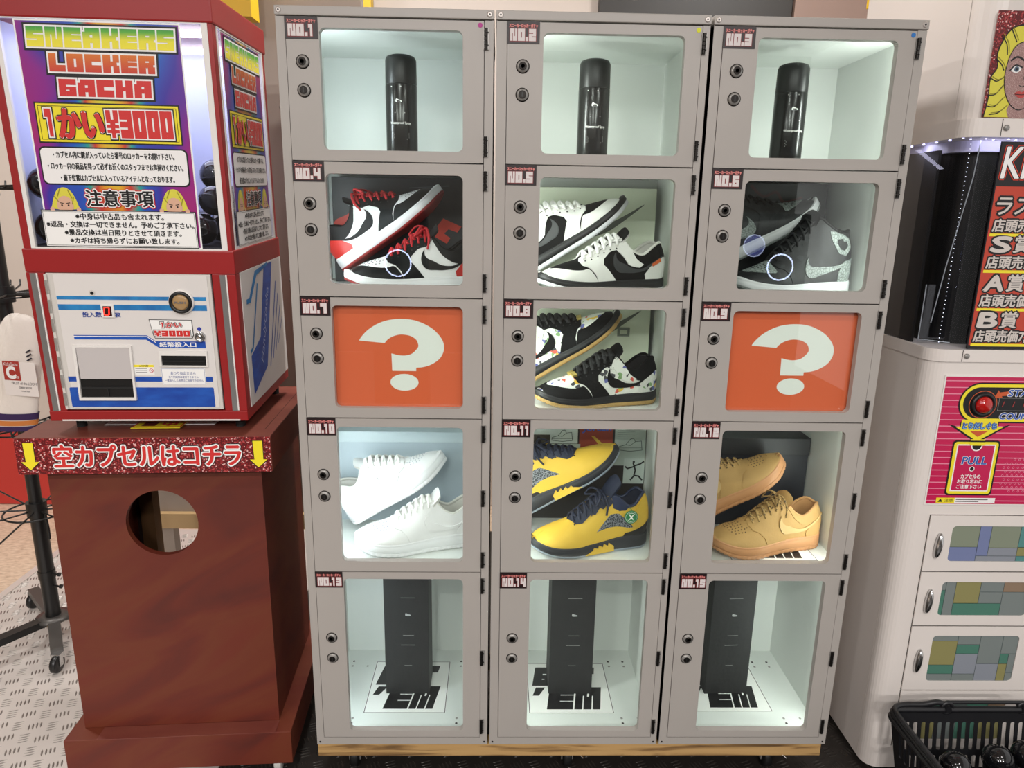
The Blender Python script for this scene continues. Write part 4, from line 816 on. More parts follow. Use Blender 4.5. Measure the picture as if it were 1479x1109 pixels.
def machine():
    t = thing('capsule_machine', 'red capsule vending machine with rainbow poster standing on the red box', 'capsule machine', (-.0717, .02, .8855), (R(2.6), 0, R(2.4)))
    X0, X1, D, Z1 = -.384, .006, .335, .800
    # red frame: corner posts and bands
    b = MB(); po = .020
    for xa, xb in ((X0, X0+.014), (X1-.018, X1)):
        for ya, yb in ((0, po), (D-po, D)): b = MB(); b.box(xa, ya, .300, xb, yb, .752, m_red, .0015); b.build('corner_post', t)
    b = MB(); b.box(X0-.004, -.003, .750, X1+.003, D+.003, Z1, m_red, .003); b.build('top_band', t)
    b = MB(); b.box(X0-.003, -.003, .303, X1+.003, D+.003, .349, m_red, .003); b.build('middle_band', t)
    b = MB(); b.box(X0-.004, -.003, .000, X1+.002, D+.003, .022, m_red, .002); b.box(X0+.02, -.0036, .0005, X1-.014, -.003, .0035, m_trim); b.build('bottom_band', t)
    b = MB()
    for xa, xb in ((X0-.003, -.352), (-.037, X1+.002)): b.box(xa, -.002, .022, xb, .03, .303, m_red, .001)
    b.box(-.352, .02, .022, -.037, .03, .303, m_dark)
    b.box(X0, .03, .022, X0+.004, D, .303, m_red); b.box(X0, D-.004, .022, X1, D, .303, m_red); b.build('lower_cabinet', t)
    for xa in (X0+.006, -.021):
        b = MB(); b.box(xa, -.0055, .023, xa+.010, -.0018, .302, m_alu); b.box(xa+.0102, -.004, .023, xa+.013, -.0018, .302, m_trim); b.build('metal_strip', t)
    # acrylic front and side with pale trims
    b = MB(); b.box(-.368, .0015, .350, -.004, .0045, .7505, m_acryl); b.build('front_window', t)
    b = MB(); b.box(-.369, -.001, .349, -.361, .006, .7505, m_trim); b.box(-.013, -.001, .349, -.002, .006, .7505, m_trim); b.box(-.361, -.001, .3485, -.013, .006, .3515, m_trim); b.box(-.361, -.001, .7485, -.013, .006, .7505, m_trim); b.build('window_trim', t)
    b = MB(); b.box(X1-.0045, .022, .350, X1-.0015, D-.022, .7505, m_acryl); b.build('side_window', t)
    b = MB(); b.box(X1-.006, .020, .349, X1+.001, .0265, .7505, m_trim); b.box(X1-.006, D-.03, .349, X1+.001, D-.02, .7505, m_trim); b.box(X1-.006, .0265, .3485, X1+.001, D-.03, .3535, m_trim); b.box(X1-.006, .0265, .7475, X1+.001, D-.03, .7505, m_trim); b.build('window_trim', t)
    mi = mat('cabinet_inside', '#ccd2f0', .5)
    b = MB(); b.box(X0+.014, D-.03, .349, X1-.01, D-.024, .7505, mi); b.box(X0+.001, .02, .349, X0+.006, D-.02, .7505, mi); b.build('inner_wall', t)
    b = MB(); b.box(X0+.006, .01, .3495, X1-.008, D-.03, .3535, mat('tray_dark', '#2a2a30', .5)); b.build('tray', t)
    b = MB(); b.box(X0+.03, .06, .738, X1-.03, .075, .749, mat('tube_lamp', '#e6ecff', .3, emit=6)); b.box(X0+.03, .26, .738, X1-.03, .275, .749, MATS['tube_lamp']); b.build('tube_lamp', t)
    a = area('cabinet_light', (0, 0, 0), (0, 0, -1), .30, .22, .90, (.74, .78, 1)); a.parent = t; a.location = ((X0+X1)/2, D/2, .735); a.rotation_euler = (0, 0, 0)
    # posters stuck inside the windows
    b = MB(); poster_art(Print(b, (0, .0010, 0), (1, 0, 0), (0, 0, 1), (0, -1, 0), .0004)); o = b.build('poster', t); o['label'] = 'rainbow notice on the front window'
    b = MB(); s = .862; poster_art(Print(b, (X1-.0012, .336*s+.045, 0), (0, s, 0), (0, 0, 1), (1, 0, 0), .0004), True); o = b.build('poster', t); o['label'] = 'rainbow notice on the side window'
    # side panel with the blue design
    b = MB(); b.box(X1-.002, .024, .022, X1+.0035, D-.002, .303, m_white_p); p = Print(b, (X1+.0035, 0, 0), (0, 1, 0), (0, 0, 1), (1, 0, 0), .0003)
    p.poly([(.050, .040), (.160, .075), (.255, .300), (.190, .300), (.175, .265), (.125, .150), (.050, .125)], m_blue2); p.poly([(.048, .235), (.075, .235), (.13, .285), (.215, .297), (.215, .303), (.12, .295), (.068, .245), (.048, .245)], m_blue1, 2)
    p.poly([(.046, .13), (.065, .135), (.066, .142), (.046, .138)], m_blue1, 2); p.line([(.066, .14), (.13, .265)], .007, m_blue1, 2)
    for k in range(4): p.line([(.185+k*.026, .07+k*.012), (.275+k*.012, .25-k*.03)], .006-.001*k, m_blue2, 1)
    p.mb.M = None; ty, tz = Vector((0, .46, .89)).normalized(), Vector((0, -.89, .46)).normalized(); q = Print(b, (X1+.0041, .135, .085), ty, tz, (1, 0, 0), .0003); q.text('HandyGacha', 0, 0, .175, .026, mat('pale_blue', '#aebbdc', .5), 1, .0, .25)
    b.build('side_panel', t)
    # front door
    b = MB(); b.box(-.3495, -.004, .0255, -.0395, .004, .3025, mat('door_edge', '#cfcac3', .45), .001); b.box(-.336, -.0052, .029, -.046, -.004, .300, m_white_p, .0004); p = front(b, (0, -.0052, 0), .0003)
    xs0, xs1 = -.335, -.0515
    p.rect(xs0, .2515, xs1, .2585, m_blue1); p.rect(xs0, .231, xs1, .242, m_blue1)
    p.poly([(-.314, .181), (-.174, .181), (-.158, .169), (xs1-.01, .169), (xs1-.01, .155), (-.152, .155), (-.176, .172), (-.314, .172)], m_blue2); p.line([(-.314, .1785), (-.174, .1785), (-.158, .1665)], .0014, m_white, 2)
    p.rect(-.338, .085, xs1-.003, .0955, m_blue2); p.poly(rrect(-.339, .031, -.0545, .073, .003), m_blue2)
    p.disc(-.267, .2645, .0060, mat('pale_ring', '#cfc9c2', .4), 2); p.disc(-.267, .2645, .0034, m_black, 3)
    mbt = mat('ink_blue', '#27418f', .5)
    p.bold('\u6295\u5165\u6570', -.291, .217, -.255, .2275, mbt, 2, .0004); p.bold('\u679a', -.229, .217, -.219, .2275, mbt, 2, .0004); p.bold('\u7d19\u5e63\u6295\u5165\u53e3', -.151, .1575, -.080, .1675, m_white, 3, .0004)
    dr = b.build('door', t)
    b = MB(); b.box(-.3515, -.0075, .027, -.3465, -.004, .301, mat('door_edge', '#cfcac3')); 
    for k in range(7): b.cyl((-.3495, -.0062, .035+k*.038), (-.3495, -.0062, .061+k*.038), .0032, mat('hinge_grey', '#aba69f', .4, .5), 8)
    b.build('hinge', dr)
    b = MB(); b.box(-.2535, -.0085, .2165, -.229, -.0052, .2425, m_trim, .0012); p = front(b, (0, -.0086, 0), .0002); p.rect(-.2495, .2195, -.2335, .2395, mat('dark_red', '#3a0808', .3)); ms = mat('led_red', '#ff2a20', .4, emit=4)
    for pts in (((-.2455, .237), (-.2385, .237)), ((-.2465, .236), (-.2472, .2302)), ((-.2375, .236), (-.2382, .2302)), ((-.2473, .2288), (-.248, .2228)), ((-.2383, .2288), (-.239, .2228)), ((-.247, .2218), (-.240, .2218))): p.line(pts, .0019, ms, 2)
    b.build('counter_display', dr)
    b = MB(); c = (-.0985, -.005, .2487); b.lathe([(.0245, -.001), (.0245, -.003), (.0225, -.006), (.0215, -.006)], m_trim, 36, 'y', c); b.lathe([(.0222, -.005), (.0218, -.009), (.0165, -.010), (.0155, -.004)], m_black, 36, 'y', c); b.lathe([(.0155, -.006), (.0150, -.0085), (.012, -.0098), (.0001, -.0105)], mat('amber_lens', '#a8875c', .25), 36, 'y', c)
    p = front(b, (0, -.0158, 0), .0002); p.text('PUSH', -.109, .2465, -.088, .2508, mat('push_grey', '#5f6672', .5), 1, .02); b.build('push_button', dr)
    b = MB(); pts = [(-.166, .2135), (-.083, .2125), (-.0825, .181), (-.086, .175), (-.158, .175), (-.161, .181)]; b.extrude(pts, .0008, m_ink, ((0, -.0052, 0), (1, 0, 0), (0, 0, 1), (0, -1, 0))); p = front(b, (0, -.0060, 0), .0002); p.poly([(x*.97-.00375, (z-.194)*.94+.194) for x, z in pts], m_paper, 1)
    for m, l, e, o in ((k_ink := m_ink, 2, .0021, .11), (m_white, 3, .0011, .07), (m_redp, 4, 0, .03)):
        p.block('1', -.144, .1975, -.137, .2075, m, l, e); (p.halo('\u304b\u3044', -.134, .1975, -.104, .2075, m, l, e, 0, 8) if e else p.bold('\u304b\u3044', -.134, .1975, -.104, .2075, m, l, .0006)); p.block('\u00a53000', -.158, .1795, -.089, .191, m, l, e)
    b.build('price_sticker', dr)
    b = MB(); c = (-.070, -.0052, .179); b.lathe([(.0105, 0), (.0105, -.004), (.009, -.0055), (.006, -.0055), (.0055, -.004), (.0035, -.007), (.0001, -.007)], m_chrome, 28, 'y', c); b.build('lock', dr)
    b = MB(); b.lathe([(.004, 0), (.004, -.001)], mat('dot_blue2', '#22339b', .5), 16, 'y', (-.0705, -.0052, .1945)); b.build('round_sticker', dr)
    # capsule chute with flap
    b = MB(); fr = [(-.3185, .1605), (-.2055, .1605), (-.2085, .0465), (-.3205, .0465)]; ho = [(-.3125, .1565), (-.2095, .1565), (-.2125, .0520), (-.3165, .0520)]
    b.extrude(fr, .005, m_trim, ((0, -.0052, 0), (1, 0, 0), (0, 0, 1), (0, -1, 0)), [ho]); b.add([(x, -.0056, z) for x, z in ho], [(0, 1, 2, 3)], m_black)
    ch = b.build('chute', dr)
    b = MB(); b.box(-.3125, -.0088, .091, -.2105, -.0066, .1562, mat('flap_grey', '#c3bdbb', .35), .0008); b.build('flap', ch)
    b = MB(); b.box(-.3145, -.0078, .070, -.2125, -.0060, .0745, m_blackm); b.box(-.264, -.0078, .054, -.2625, -.0060, .070, m_blackm); b.build('catch_tray', ch)
    b = MB(); fr = [(-.1535, .150), (-.0595, .149), (-.0605, .1165), (-.1545, .1175)]; ho = [(-.150, .1405), (-.0625, .1400), (-.0628, .1190), (-.1505, .1195)]
    b.extrude(fr, .004, m_trim, ((0, -.0052, 0), (1, 0, 0), (0, 0, 1), (0, -1, 0)), [ho]); b.add([(x, -.0055, z) for x, z in ho], [(0, 1, 2, 3)], m_black); b.box(-.147, -.0075, .127, -.066, -.0056, .1295, m_blackm); b.build('note_slot', dr)
    b = MB(); b.box(-.1545, -.0060, .0785, -.0680, -.0052, .1135, m_paper); p = front(b, (0, -.0060, 0), .0002); p.frame(-.1535, .0795, -.069, .1125, .0005, mbt)
    for s, a, bb, c in (('\u304a\u3064\u308a\u306f\u51fa\u307e\u305b\u3093', -.136, -.087, .1000), ('\u4e94\u5343\u5186\u7d19\u5e63\u306f\u4f7f\u7528\u3067\u304d\u307e\u305b\u3093', -.141, -.082, .0925), ('\u4e00\u5ea6\u6295\u5165\u3057\u305f\u7d19\u5e63\u306f\u3054\u8fd4\u91d1\u3067\u304d\u307e\u305b\u3093', -.149, -.073, .0855)): p.text(s, a, c, bb, c+(.0065 if c > .095 else .0048), mbt, 2, 0)
    b.build('notice_sticker', dr)
    b = MB(); b.box(-.2065, -.0058, .100, -.168, -.0052, .1205, m_paper); p = front(b, (0, -.0058, 0), .0002); p.rect(-.2065, .1155, -.168, .1205, m_yel); p.text('\u3054\u6ce8\u610f', -.196, .1163, -.178, .1198, m_ink, 2, .03)
    for k in range(3): p.line([(-.204, .1125-k*.0038), (-.182, .1125-k*.0038)], .0012, mat('grey_print', '#8a8988'), 1)
    p.poly(circ(-.1735, .1085, .0042, 20), m_redp, 2); p.poly(circ(-.1735, .1085, .0032, 20), m_white, 3); p.line([(-.176, .111), (-.171, .106)], .001, m_redp, 4); b.build('warning_sticker', dr)
    for fx, fy in ((X0+.03, .03), (X1-.03, .03), (X0+.03, D-.03), (X1-.03, D-.03)):
        h = .0252+fy*math.sin(R(2.6)); b = MB(); b.cyl((fx, fy+.015, -h/math.cos(R(2.6))-.0004), (fx, fy+.015, .002), .010, m_blackm, 14); b.build('foot', t)
    return t
MT = machine()
MW = Matrix.Translation((-.0717, .02, .8855)) @ Matrix.Rotation(R(2.4), 4, 'Z') @ Matrix.Rotation(R(2.6), 4, 'X')
m_cap = mat('capsule_black', '#0d0d10', .12, coat=.4)
def capsule_mesh(b, r):
    n = 12; b.lathe([(max(1e-5, r*math.sin(math.pi*i/n)), -r*math.cos(math.pi*i/n)) for i in range(n//2+1)], m_cap, 28); b.lathe([(max(1e-5, r*math.sin(math.pi*i/n)), -r*math.cos(math.pi*i/n)) for i in range(n//2, n+1)], m_cap, 28)
    b.lathe([(r*.99, -.0022), (r*1.012, -.0016), (r*1.012, .0016), (r*.99, .0022)], m_cap, 28)
CAPB = MB(); capsule_mesh(CAPB, .0315); CAP0 = None
def capsule(w, rot, label, group, s=1.0):
    global CAP0
    if CAP0 is None:
        CAP0 = tag(CAPB.build('capsule'), label, 'capsule', group); o = CAP0
    else:
        o = CAP0.copy(); COL.objects.link(o); tag(o, label, 'capsule', group)
    o.location = w; o.rotation_euler = rot; o.scale = (s, s, s); return o
def machine_capsules():
    r = .0318; k = 0
    spots = []
    for z, rows in ((.386, ((-.3445, .0375), (-.272, .055), (-.20, .06), (-.134, .055), (-.066, .055), (-.342, .118), (-.266, .124), (-.198, .128), (-.130, .124), (-.050, .124), (-.32, .20), (-.25, .195), (-.18, .20), (-.11, .195), (-.043, .20), (-.30, .27), (-.23, .265), (-.16, .27), (-.09, .265))), (.441, ((-.045, .078), (-.047, .162), (-.330, .093), (-.25, .09), (-.16, .09), (-.28, .168))), (.490, ((-.052, .118),)), (.468, ((-.3445, .0375),))):
        for x, y in rows: spots.append((x, y, z))
    for x, y, z in spots:
        w = MW @ Vector((x, y, z)); lab = 'black capsule inside the capsule machine, seen behind its window'
        if x > -.07 and y < .13: lab = {.386: 'black capsule at the window bottom right of the capsule machine', .441: 'black capsule second from bottom at right in the capsule machine', .490: 'topmost black capsule at right in the capsule machine'}[z]
        if x < -.343 and y < .04: lab = 'lower black capsule at the left edge of the machine window' if z < .4 else 'upper black capsule at the left edge of the machine window'
        capsule(w, (random.uniform(-.6, .6), random.uniform(-.6, .6), random.uniform(0, 3)), lab, 'black capsules inside the capsule machine', .96)
machine_capsules()

# ------------------------------------------------------------------ red box under the machine
def redbox():
    t = thing('collection_box', 'red brown painted collection box with round hole under the capsule machine', 'box', (-.014, 0, 0), (0, 0, R(3.5)))
    mw = ramp_mat('painted_red_brown', [(.28, '#521c12'), (.44, '#632212'), (.55, '#682c15'), (.68, '#672312'), (.8, '#741e15')], tscale=2.0, scale=(1.4, 3, 4.6), detail=5, dist=.8, rough=.62)
    nt = mw.node_tree; mp = [n for n in nt.nodes if n.type == 'MAPPING'][0]; mp.vector_type = 'TEXTURE'; mp.inputs['Scale'].default_value = (.8, .5, .2); mp.inputs['Rotation'].default_value = (0, R(-28), 0)
    ms = ramp_mat('painted_top', [(.3, '#693028'), (.6, '#7a4133'), (.8, '#82493a')], tscale=3, scale=(1, 4, 6), detail=5, dist=.4, rough=.45); mi = mat('box_inside', '#2a140d', .8)
    W_, D = .502, .42
    b = MB(); b.box(-W_-.002, -.002, .782, .0005, D, .8565, mw, .0012); b.box(-W_-.002, -.002, .8565, .0005, D, .8595, ms); b.box(-.0225, .045, .8595, -.0215, D, .8598, mi); b.build('top_slab', t)
    # printed strip on the front edge of the slab
    mg = ramp_mat('glitter_red', [(.0, '#5e1014'), (.55, '#8d1f22'), (.8, '#b5494a'), (.93, '#e6b9b4')], 'voronoi', tscale=420, rough=.35, interp='CONSTANT')
    b = MB(); b.box(-.5035, -.0035, .7815, -.001, -.002, .8575, mg); p = front(b, (0, -.0036, 0), .0002)
    for cx in (-.477, -.0262):
        ar = [(-.010, .849), (.0095, .849), (.0095, .8085), (.0175, .8085), (-.001, .791), (-.0175, .8085), (-.0085, .8085)]
        p.poly([(cx+x*1.14, .82+(z-.82)*1.05) for x, z in ar], m_ink, 1); p.poly([(cx+x, z) for x, z in ar], m_yel, 2)
    S_ = '\u7a7a\u30ab\u30d7\u30bb\u30eb\u306f\u30b3\u30c1\u30e9'; p.halo(S_, -.430, .797, -.062, .844, m_ink, 1, .0058); p.halo(S_, -.430, .797, -.062, .844, m_white, 2, .0042); p.bold(S_, -.430, .797, -.062, .844, m_redp, 3, .0018)
    o = b.build('sign_strip', t); o['label'] = 'red glitter strip with white outlined lettering and yellow arrows'
    bx0, bx1, by0, by1 = -.4735, -.035, .040, .40
    b = MB(); b.extrude([(bx0, .1425), (bx1, .1425), (bx1, .782), (bx0, .782)], .014, mw, ((0, by0, 0), (1, 0, 0), (0, 0, 1), (0, 1, 0)), [circ(-.252, .6495, .0755, 48)]); b.build('front_panel', t)
    b = MB(); b.box(bx1-.014, by0+.014, .1425, bx1, by1, .782, mw); b.build('side_panel', t)
    b = MB(); b.box(bx0, by0+.014, .1425, bx0+.014, by1, .782, mw); b.build('side_panel', t)
    b = MB(); b.box(bx0+.014, by1-.025, .1425, bx0+.030, by1-.001, .782, mi); b.box(bx0+.030, by1-.04, .1425, bx0+.064, by1-.001, .782, mat('inner_stud', '#6a4a2a', .7)); b.build('rear_frame', t)
    b = MB(); b.box(-W_, 0, .0555, 0, .46, .1415, mw, .002); b.build('plinth', t)
    b = MB(); b.box(-.43, -.0006, .1412, -.0345, .039, .1424, ms); b.build('ledge_strip', t)
    for cx, cy in ((-.46, .05), (-.045, .05), (-.46, .41), (-.045, .41)):
        b = MB(); b.box(cx-.018, cy-.018, .050, cx+.018, cy+.018, .0555, m_chrome); b.box(cx-.011, cy-.008, .02, cx-.009, cy+.008, .05, m_chrome); b.box(cx+.009, cy-.008, .02, cx+.011, cy+.008, .05, m_chrome); o = b.build('castor', t)
        b = MB(); b.lathe([(.004, -.008), (.021, -.008), (.0225, -.006), (.0225, .006), (.021, .008), (.004, .008)], mat('castor_white', '#cfccc6', .5), 24, 'x', (cx, cy, .0225)); b.build('wheel', o)
redbox()
BW = Matrix.Translation((-.014, 0, 0)) @ Matrix.Rotation(R(3.5), 4, 'Z')
def card(name, label, pts, m, art=None, z=.8605):
    c = BW @ Vector((sum(p[0] for p in pts)/4, sum(p[1] for p in pts)/4, z)); t = thing(name, label, 'card', c, (0, 0, R(3.5))); cx = sum(p[0] for p in pts)/4; cy = sum(p[1] for p in pts)/4
    b = MB(); b.extrude([(x-cx, y-cy) for x, y in pts], .0012, m, ((0, 0, 0), (1, 0, 0), (0, 1, 0), (0, 0, 1)))
    if art: art(Print(b, (0, 0, .0012), (1, 0, 0), (0, 1, 0), (0, 0, 1), .0002))
    b.build('sheet', t)
card('paper_card', 'white card lying under the capsule machine on the red box', [(-.365, .078), (-.137, .078), (-.135, .13), (-.363, .13)], m_paper, z=.8603)
def yart(p): p.frame(-.050, -.021, .050, .021, .003, m_redp, 1); p.rect(-.034, -.014, -.006, .014, mat('maroon', '#6b1d18', .5), 1); p.text('\u4e2d', .006, -.012, .034, .014, m_redp, 1, .05)
card('paper_card', 'yellow card with red border lying on the red box below the machine', [(-.298, .047), (-.198, .047), (-.198, .100), (-.298, .100)], m_yel, yart, z=.8622)

# ------------------------------------------------------------------ sock rack at the left edge
def rack():
    t = thing('sock_rack', 'black rotating wire rack on a castor base at the left edge', 'rack', (-.913, .574, 0)); H = 1.95
    b = MB(); b.cyl((0, 0, .075), (0, 0, .45), .021, m_black, 20); b.cyl((0, 0, .42), (0, 0, .455), .026, m_black, 20); b.cyl((0, 0, .21), (0, 0, .235), .0235, m_black, 20); b.build('lower_pole', t)
    b = MB(); b.cyl((0, 0, .45), (0, 0, H), .0175, m_black, 20); b.build('upper_pole', t)
    for z in (.437, 1.074, 1.36):
        b = MB(); b.cyl((0, 0, z-.022), (0, 0, z+.022), .027, m_black, 20); b.build('collar', t)
    b = MB(); b.tube([(.085*math.cos(2*math.pi*k/36), .085*math.sin(2*math.pi*k/36), .430) for k in range(36)], .0028, m_black, 6, closed=True)
    for k in range(8): a = R(45*k+12); b.tube([(.02*math.cos(a), .02*math.sin(a), .432), (.34*math.cos(a), .34*math.sin(a), .440)], .0025, m_black, 6)
    b.build('wire_spokes', t)
    for z in (1.074, .690, 1.36):
        b = MB(); hl = .105 if z < 1 else .19
        for k in range(8):
            a = R(45*k-20); d = Vector((math.cos(a), math.sin(a), 0)); q = Vector((-d.y, d.x, 0))
            for s in (-.012, .012): b.tube([d*.026+q*s+Vector((0, 0, z)), d*hl+q*s+Vector((0, 0, z+.006)), d*(hl+.01)+q*s+Vector((0, 0, z+.022))], .0026, m_black, 6)
            b.tube([d*.09+q*.014+Vector((0, 0, z)), d*.09-q*.014+Vector((0, 0, z))], .0024, m_black, 6)
        b.tube([(.085*math.cos(2*math.pi*k/36), .085*math.sin(2*math.pi*k/36), z-.004) for k in range(36)], .0026, m_black, 6, closed=True); b.build('hook_ring', t)
    b = MB(); b.tube([(.03, -.012, .425), (.036, -.016, .38), (.034, -.014, .345)], .004, m_black, 8); b.build('brake_lever', t)
    for z in (.185, .225):
        b = MB(); b.cyl((.02, -.006, z), (.040, -.010, z), .003, m_black, 8); b.lathe([(.006, 0), (.006, .006)], m_black, 12, 'x', (.040, -.010, z)); b.build('clamp_screw', t)
    mgr = mat('base_grey', '#55524f', .4, .5)
    b = MB(); b.lathe([(.048, .072), (.048, .080), (.03, .084)], mgr, 32); b.build('hub_plate', t)
    for (dx, dy), cst in (((.10, -.152), 1), ((-.178, .18), 1), ((-.30, -.40), 1), ((.22, .16), 1)):
        d = Vector((dx, dy, 0)); n = Vector((-dy, dx, 0)).normalized()*.016; b = MB(); L = d.length; u = d/L
        v = []
        for s, z in ((.02, .064), (L, .052)):
            for k, zz in ((1, 0), (-1, 0), (-1, .022), (1, .022)): v.append(tuple(u*s+n*k+Vector((0, 0, z+zz-.004))))
        b.add(v, [(0, 1, 2, 3), (4, 7, 6, 5), (0, 4, 5, 1), (1, 5, 6, 2), (2, 6, 7, 3), (3, 7, 4, 0)], mgr if dy > -.3 else m_black); lg = b.build('leg', t)
        e = u*(L+.004); b = MB(); b.box(e.x-.013, e.y-.012, .040, e.x+.013, e.y+.012, .056, m_chrome); b.box(e.x-.012, e.y-.013, .018, e.x-.010, e.y+.004, .045, m_chrome); b.box(e.x+.010, e.y-.013, .018, e.x+.012, e.y+.004, .045, m_chrome); cs = b.build('castor', lg)
        b = MB(); b.lathe([(.004, -.009), (.023, -.009), (.026, -.006), (.026, .006), (.023, .009), (.004, .009)], m_black, 28, 'x', (e.x, e.y-.008, .026)); b.lathe([(.0001, -.0095), (.006, -.0095)], m_chrome, 12, 'x', (e.x, e.y-.008, .026)); b.build('wheel', cs)
rack()
def socks():
    # a folded pair hanging toe-up in front of the pole, cuffs down
    t = thing('sock_pair', 'white socks with striped cuffs and a red label hanging on the wire rack', 'socks', (-.826, .464, .722))
    mw = mat('sock_white', '#e5ddd4', .85, bump=.4, bscale=120); mrib = mat('sock_rib', '#e0d8cf', .9, bump=.5, bscale=300)
    for k, (dx, dy) in enumerate(((0, 0), (-.030, .018))):
        b = MB(); rows = [(.312, .010, .008, .028), (.300, .030, .014, .030), (.27, .045, .019, .026), (.23, .051, .022, .018), (.18, .052, .023, .008), (.13, .050, .022, .0), (.10, .049, .021, -.004), (.07, .050, .021, -.012), (.04, .053, .021, -.022), (.0, .058, .021, -.036)]
        n = 24; vs = []
        for z, w, h, o in smooth(rows, 3, False):
            for i in range(n): a = 2*math.pi*i/n; rb = 1+(.012*math.cos(8*a) if .05 < z < .1 else 0); vs.append((o+w*math.cos(a)*rb, h*math.sin(a)*rb, z))
        m = len(vs)//n; b.M = Matrix.Translation((dx, dy, 0)); b.add(vs, [(i*n+j, i*n+(j+1) % n, (i+1)*n+(j+1) % n, (i+1)*n+j) for i in range(m-1) for j in range(n)], mw, True); b.add(vs[:n], [tuple(range(n))], mw); b.add(vs[-n:], [tuple(range(n))], mw); s = b.build('sock', t)
        b = MB(); b.M = Matrix.Translation((dx, dy, 0))
        for z0, z1, m_ in ((.028, .046, mat('stripe_purple', '#35204f', .85)), (.012, .026, mat('stripe_orange', '#c97a3a', .85)), (-.004, .010, MATS['stripe_purple'])):
            r2_ = []
            for z in (z0, z1):
                o = -.036+(z/.07)*.024; w = .0595-.006*z/.07; r2_ += [(o+(w+.0008)*math.cos(2*math.pi*i/n), .0225*math.sin(2*math.pi*i/n), z) for i in range(n)]
            b.add(r2_, [(i, (i+1) % n, n+(i+1) % n, n+i) for i in range(n)], m_, True)
        b.build('cuff_stripes', s)
    b = MB(); b.M = Matrix.Rotation(R(-10), 4, 'Z') @ Matrix.Translation((.022, -.0235, .0)); b.box(-.050, -.001, .098, .050, 0, .190, mat('label_paper', '#e9e2dd', .6), .0004); p = front(b, (0, -.0012, 0), .0003)
    p.rect(-.046, .140, .004, .192, mat('label_brick', '#a8332a', .5)); p.text('KicksGacha', -.042, .180, .000, .1885, m_white, 2, .0); p.text('C', -.036, .146, -.012, .176, m_white, 2, .06); p.text("'s", -.010, .146, -.001, .155, m_white, 2, .0)
    mt = mat('grey_ink', '#4b4346', .5); p.text('FRUIT of the LOOM', -.026, .129, .048, .1365, mt, 1, .0); p.text('CREW SOCKS', -.006, .119, .032, .1235, mt, 1, .02); p.text('ONE SIZE', .000, .110, .026, .1135, mt, 1, .0)
    b.build('label_band', t)
    b = MB(); b.M = Matrix.Translation((0, -.0225, 0)); p = front(b, (0, 0, 0), .0004); mk = mat('sock_knit_dark', '#2b2630', .8); mpu = mat('stripe_purple', '#35204f')
    for k in range(3): p.line([(.040, .215-k*.011), (.052, .222-k*.011)], .004, mk)
    p.poly(smooth([(.036, .165), (.050, .172), (.056, .160), (.048, .150), (.038, .152)]), mpu); b.build('knit_motif', t)
socks()
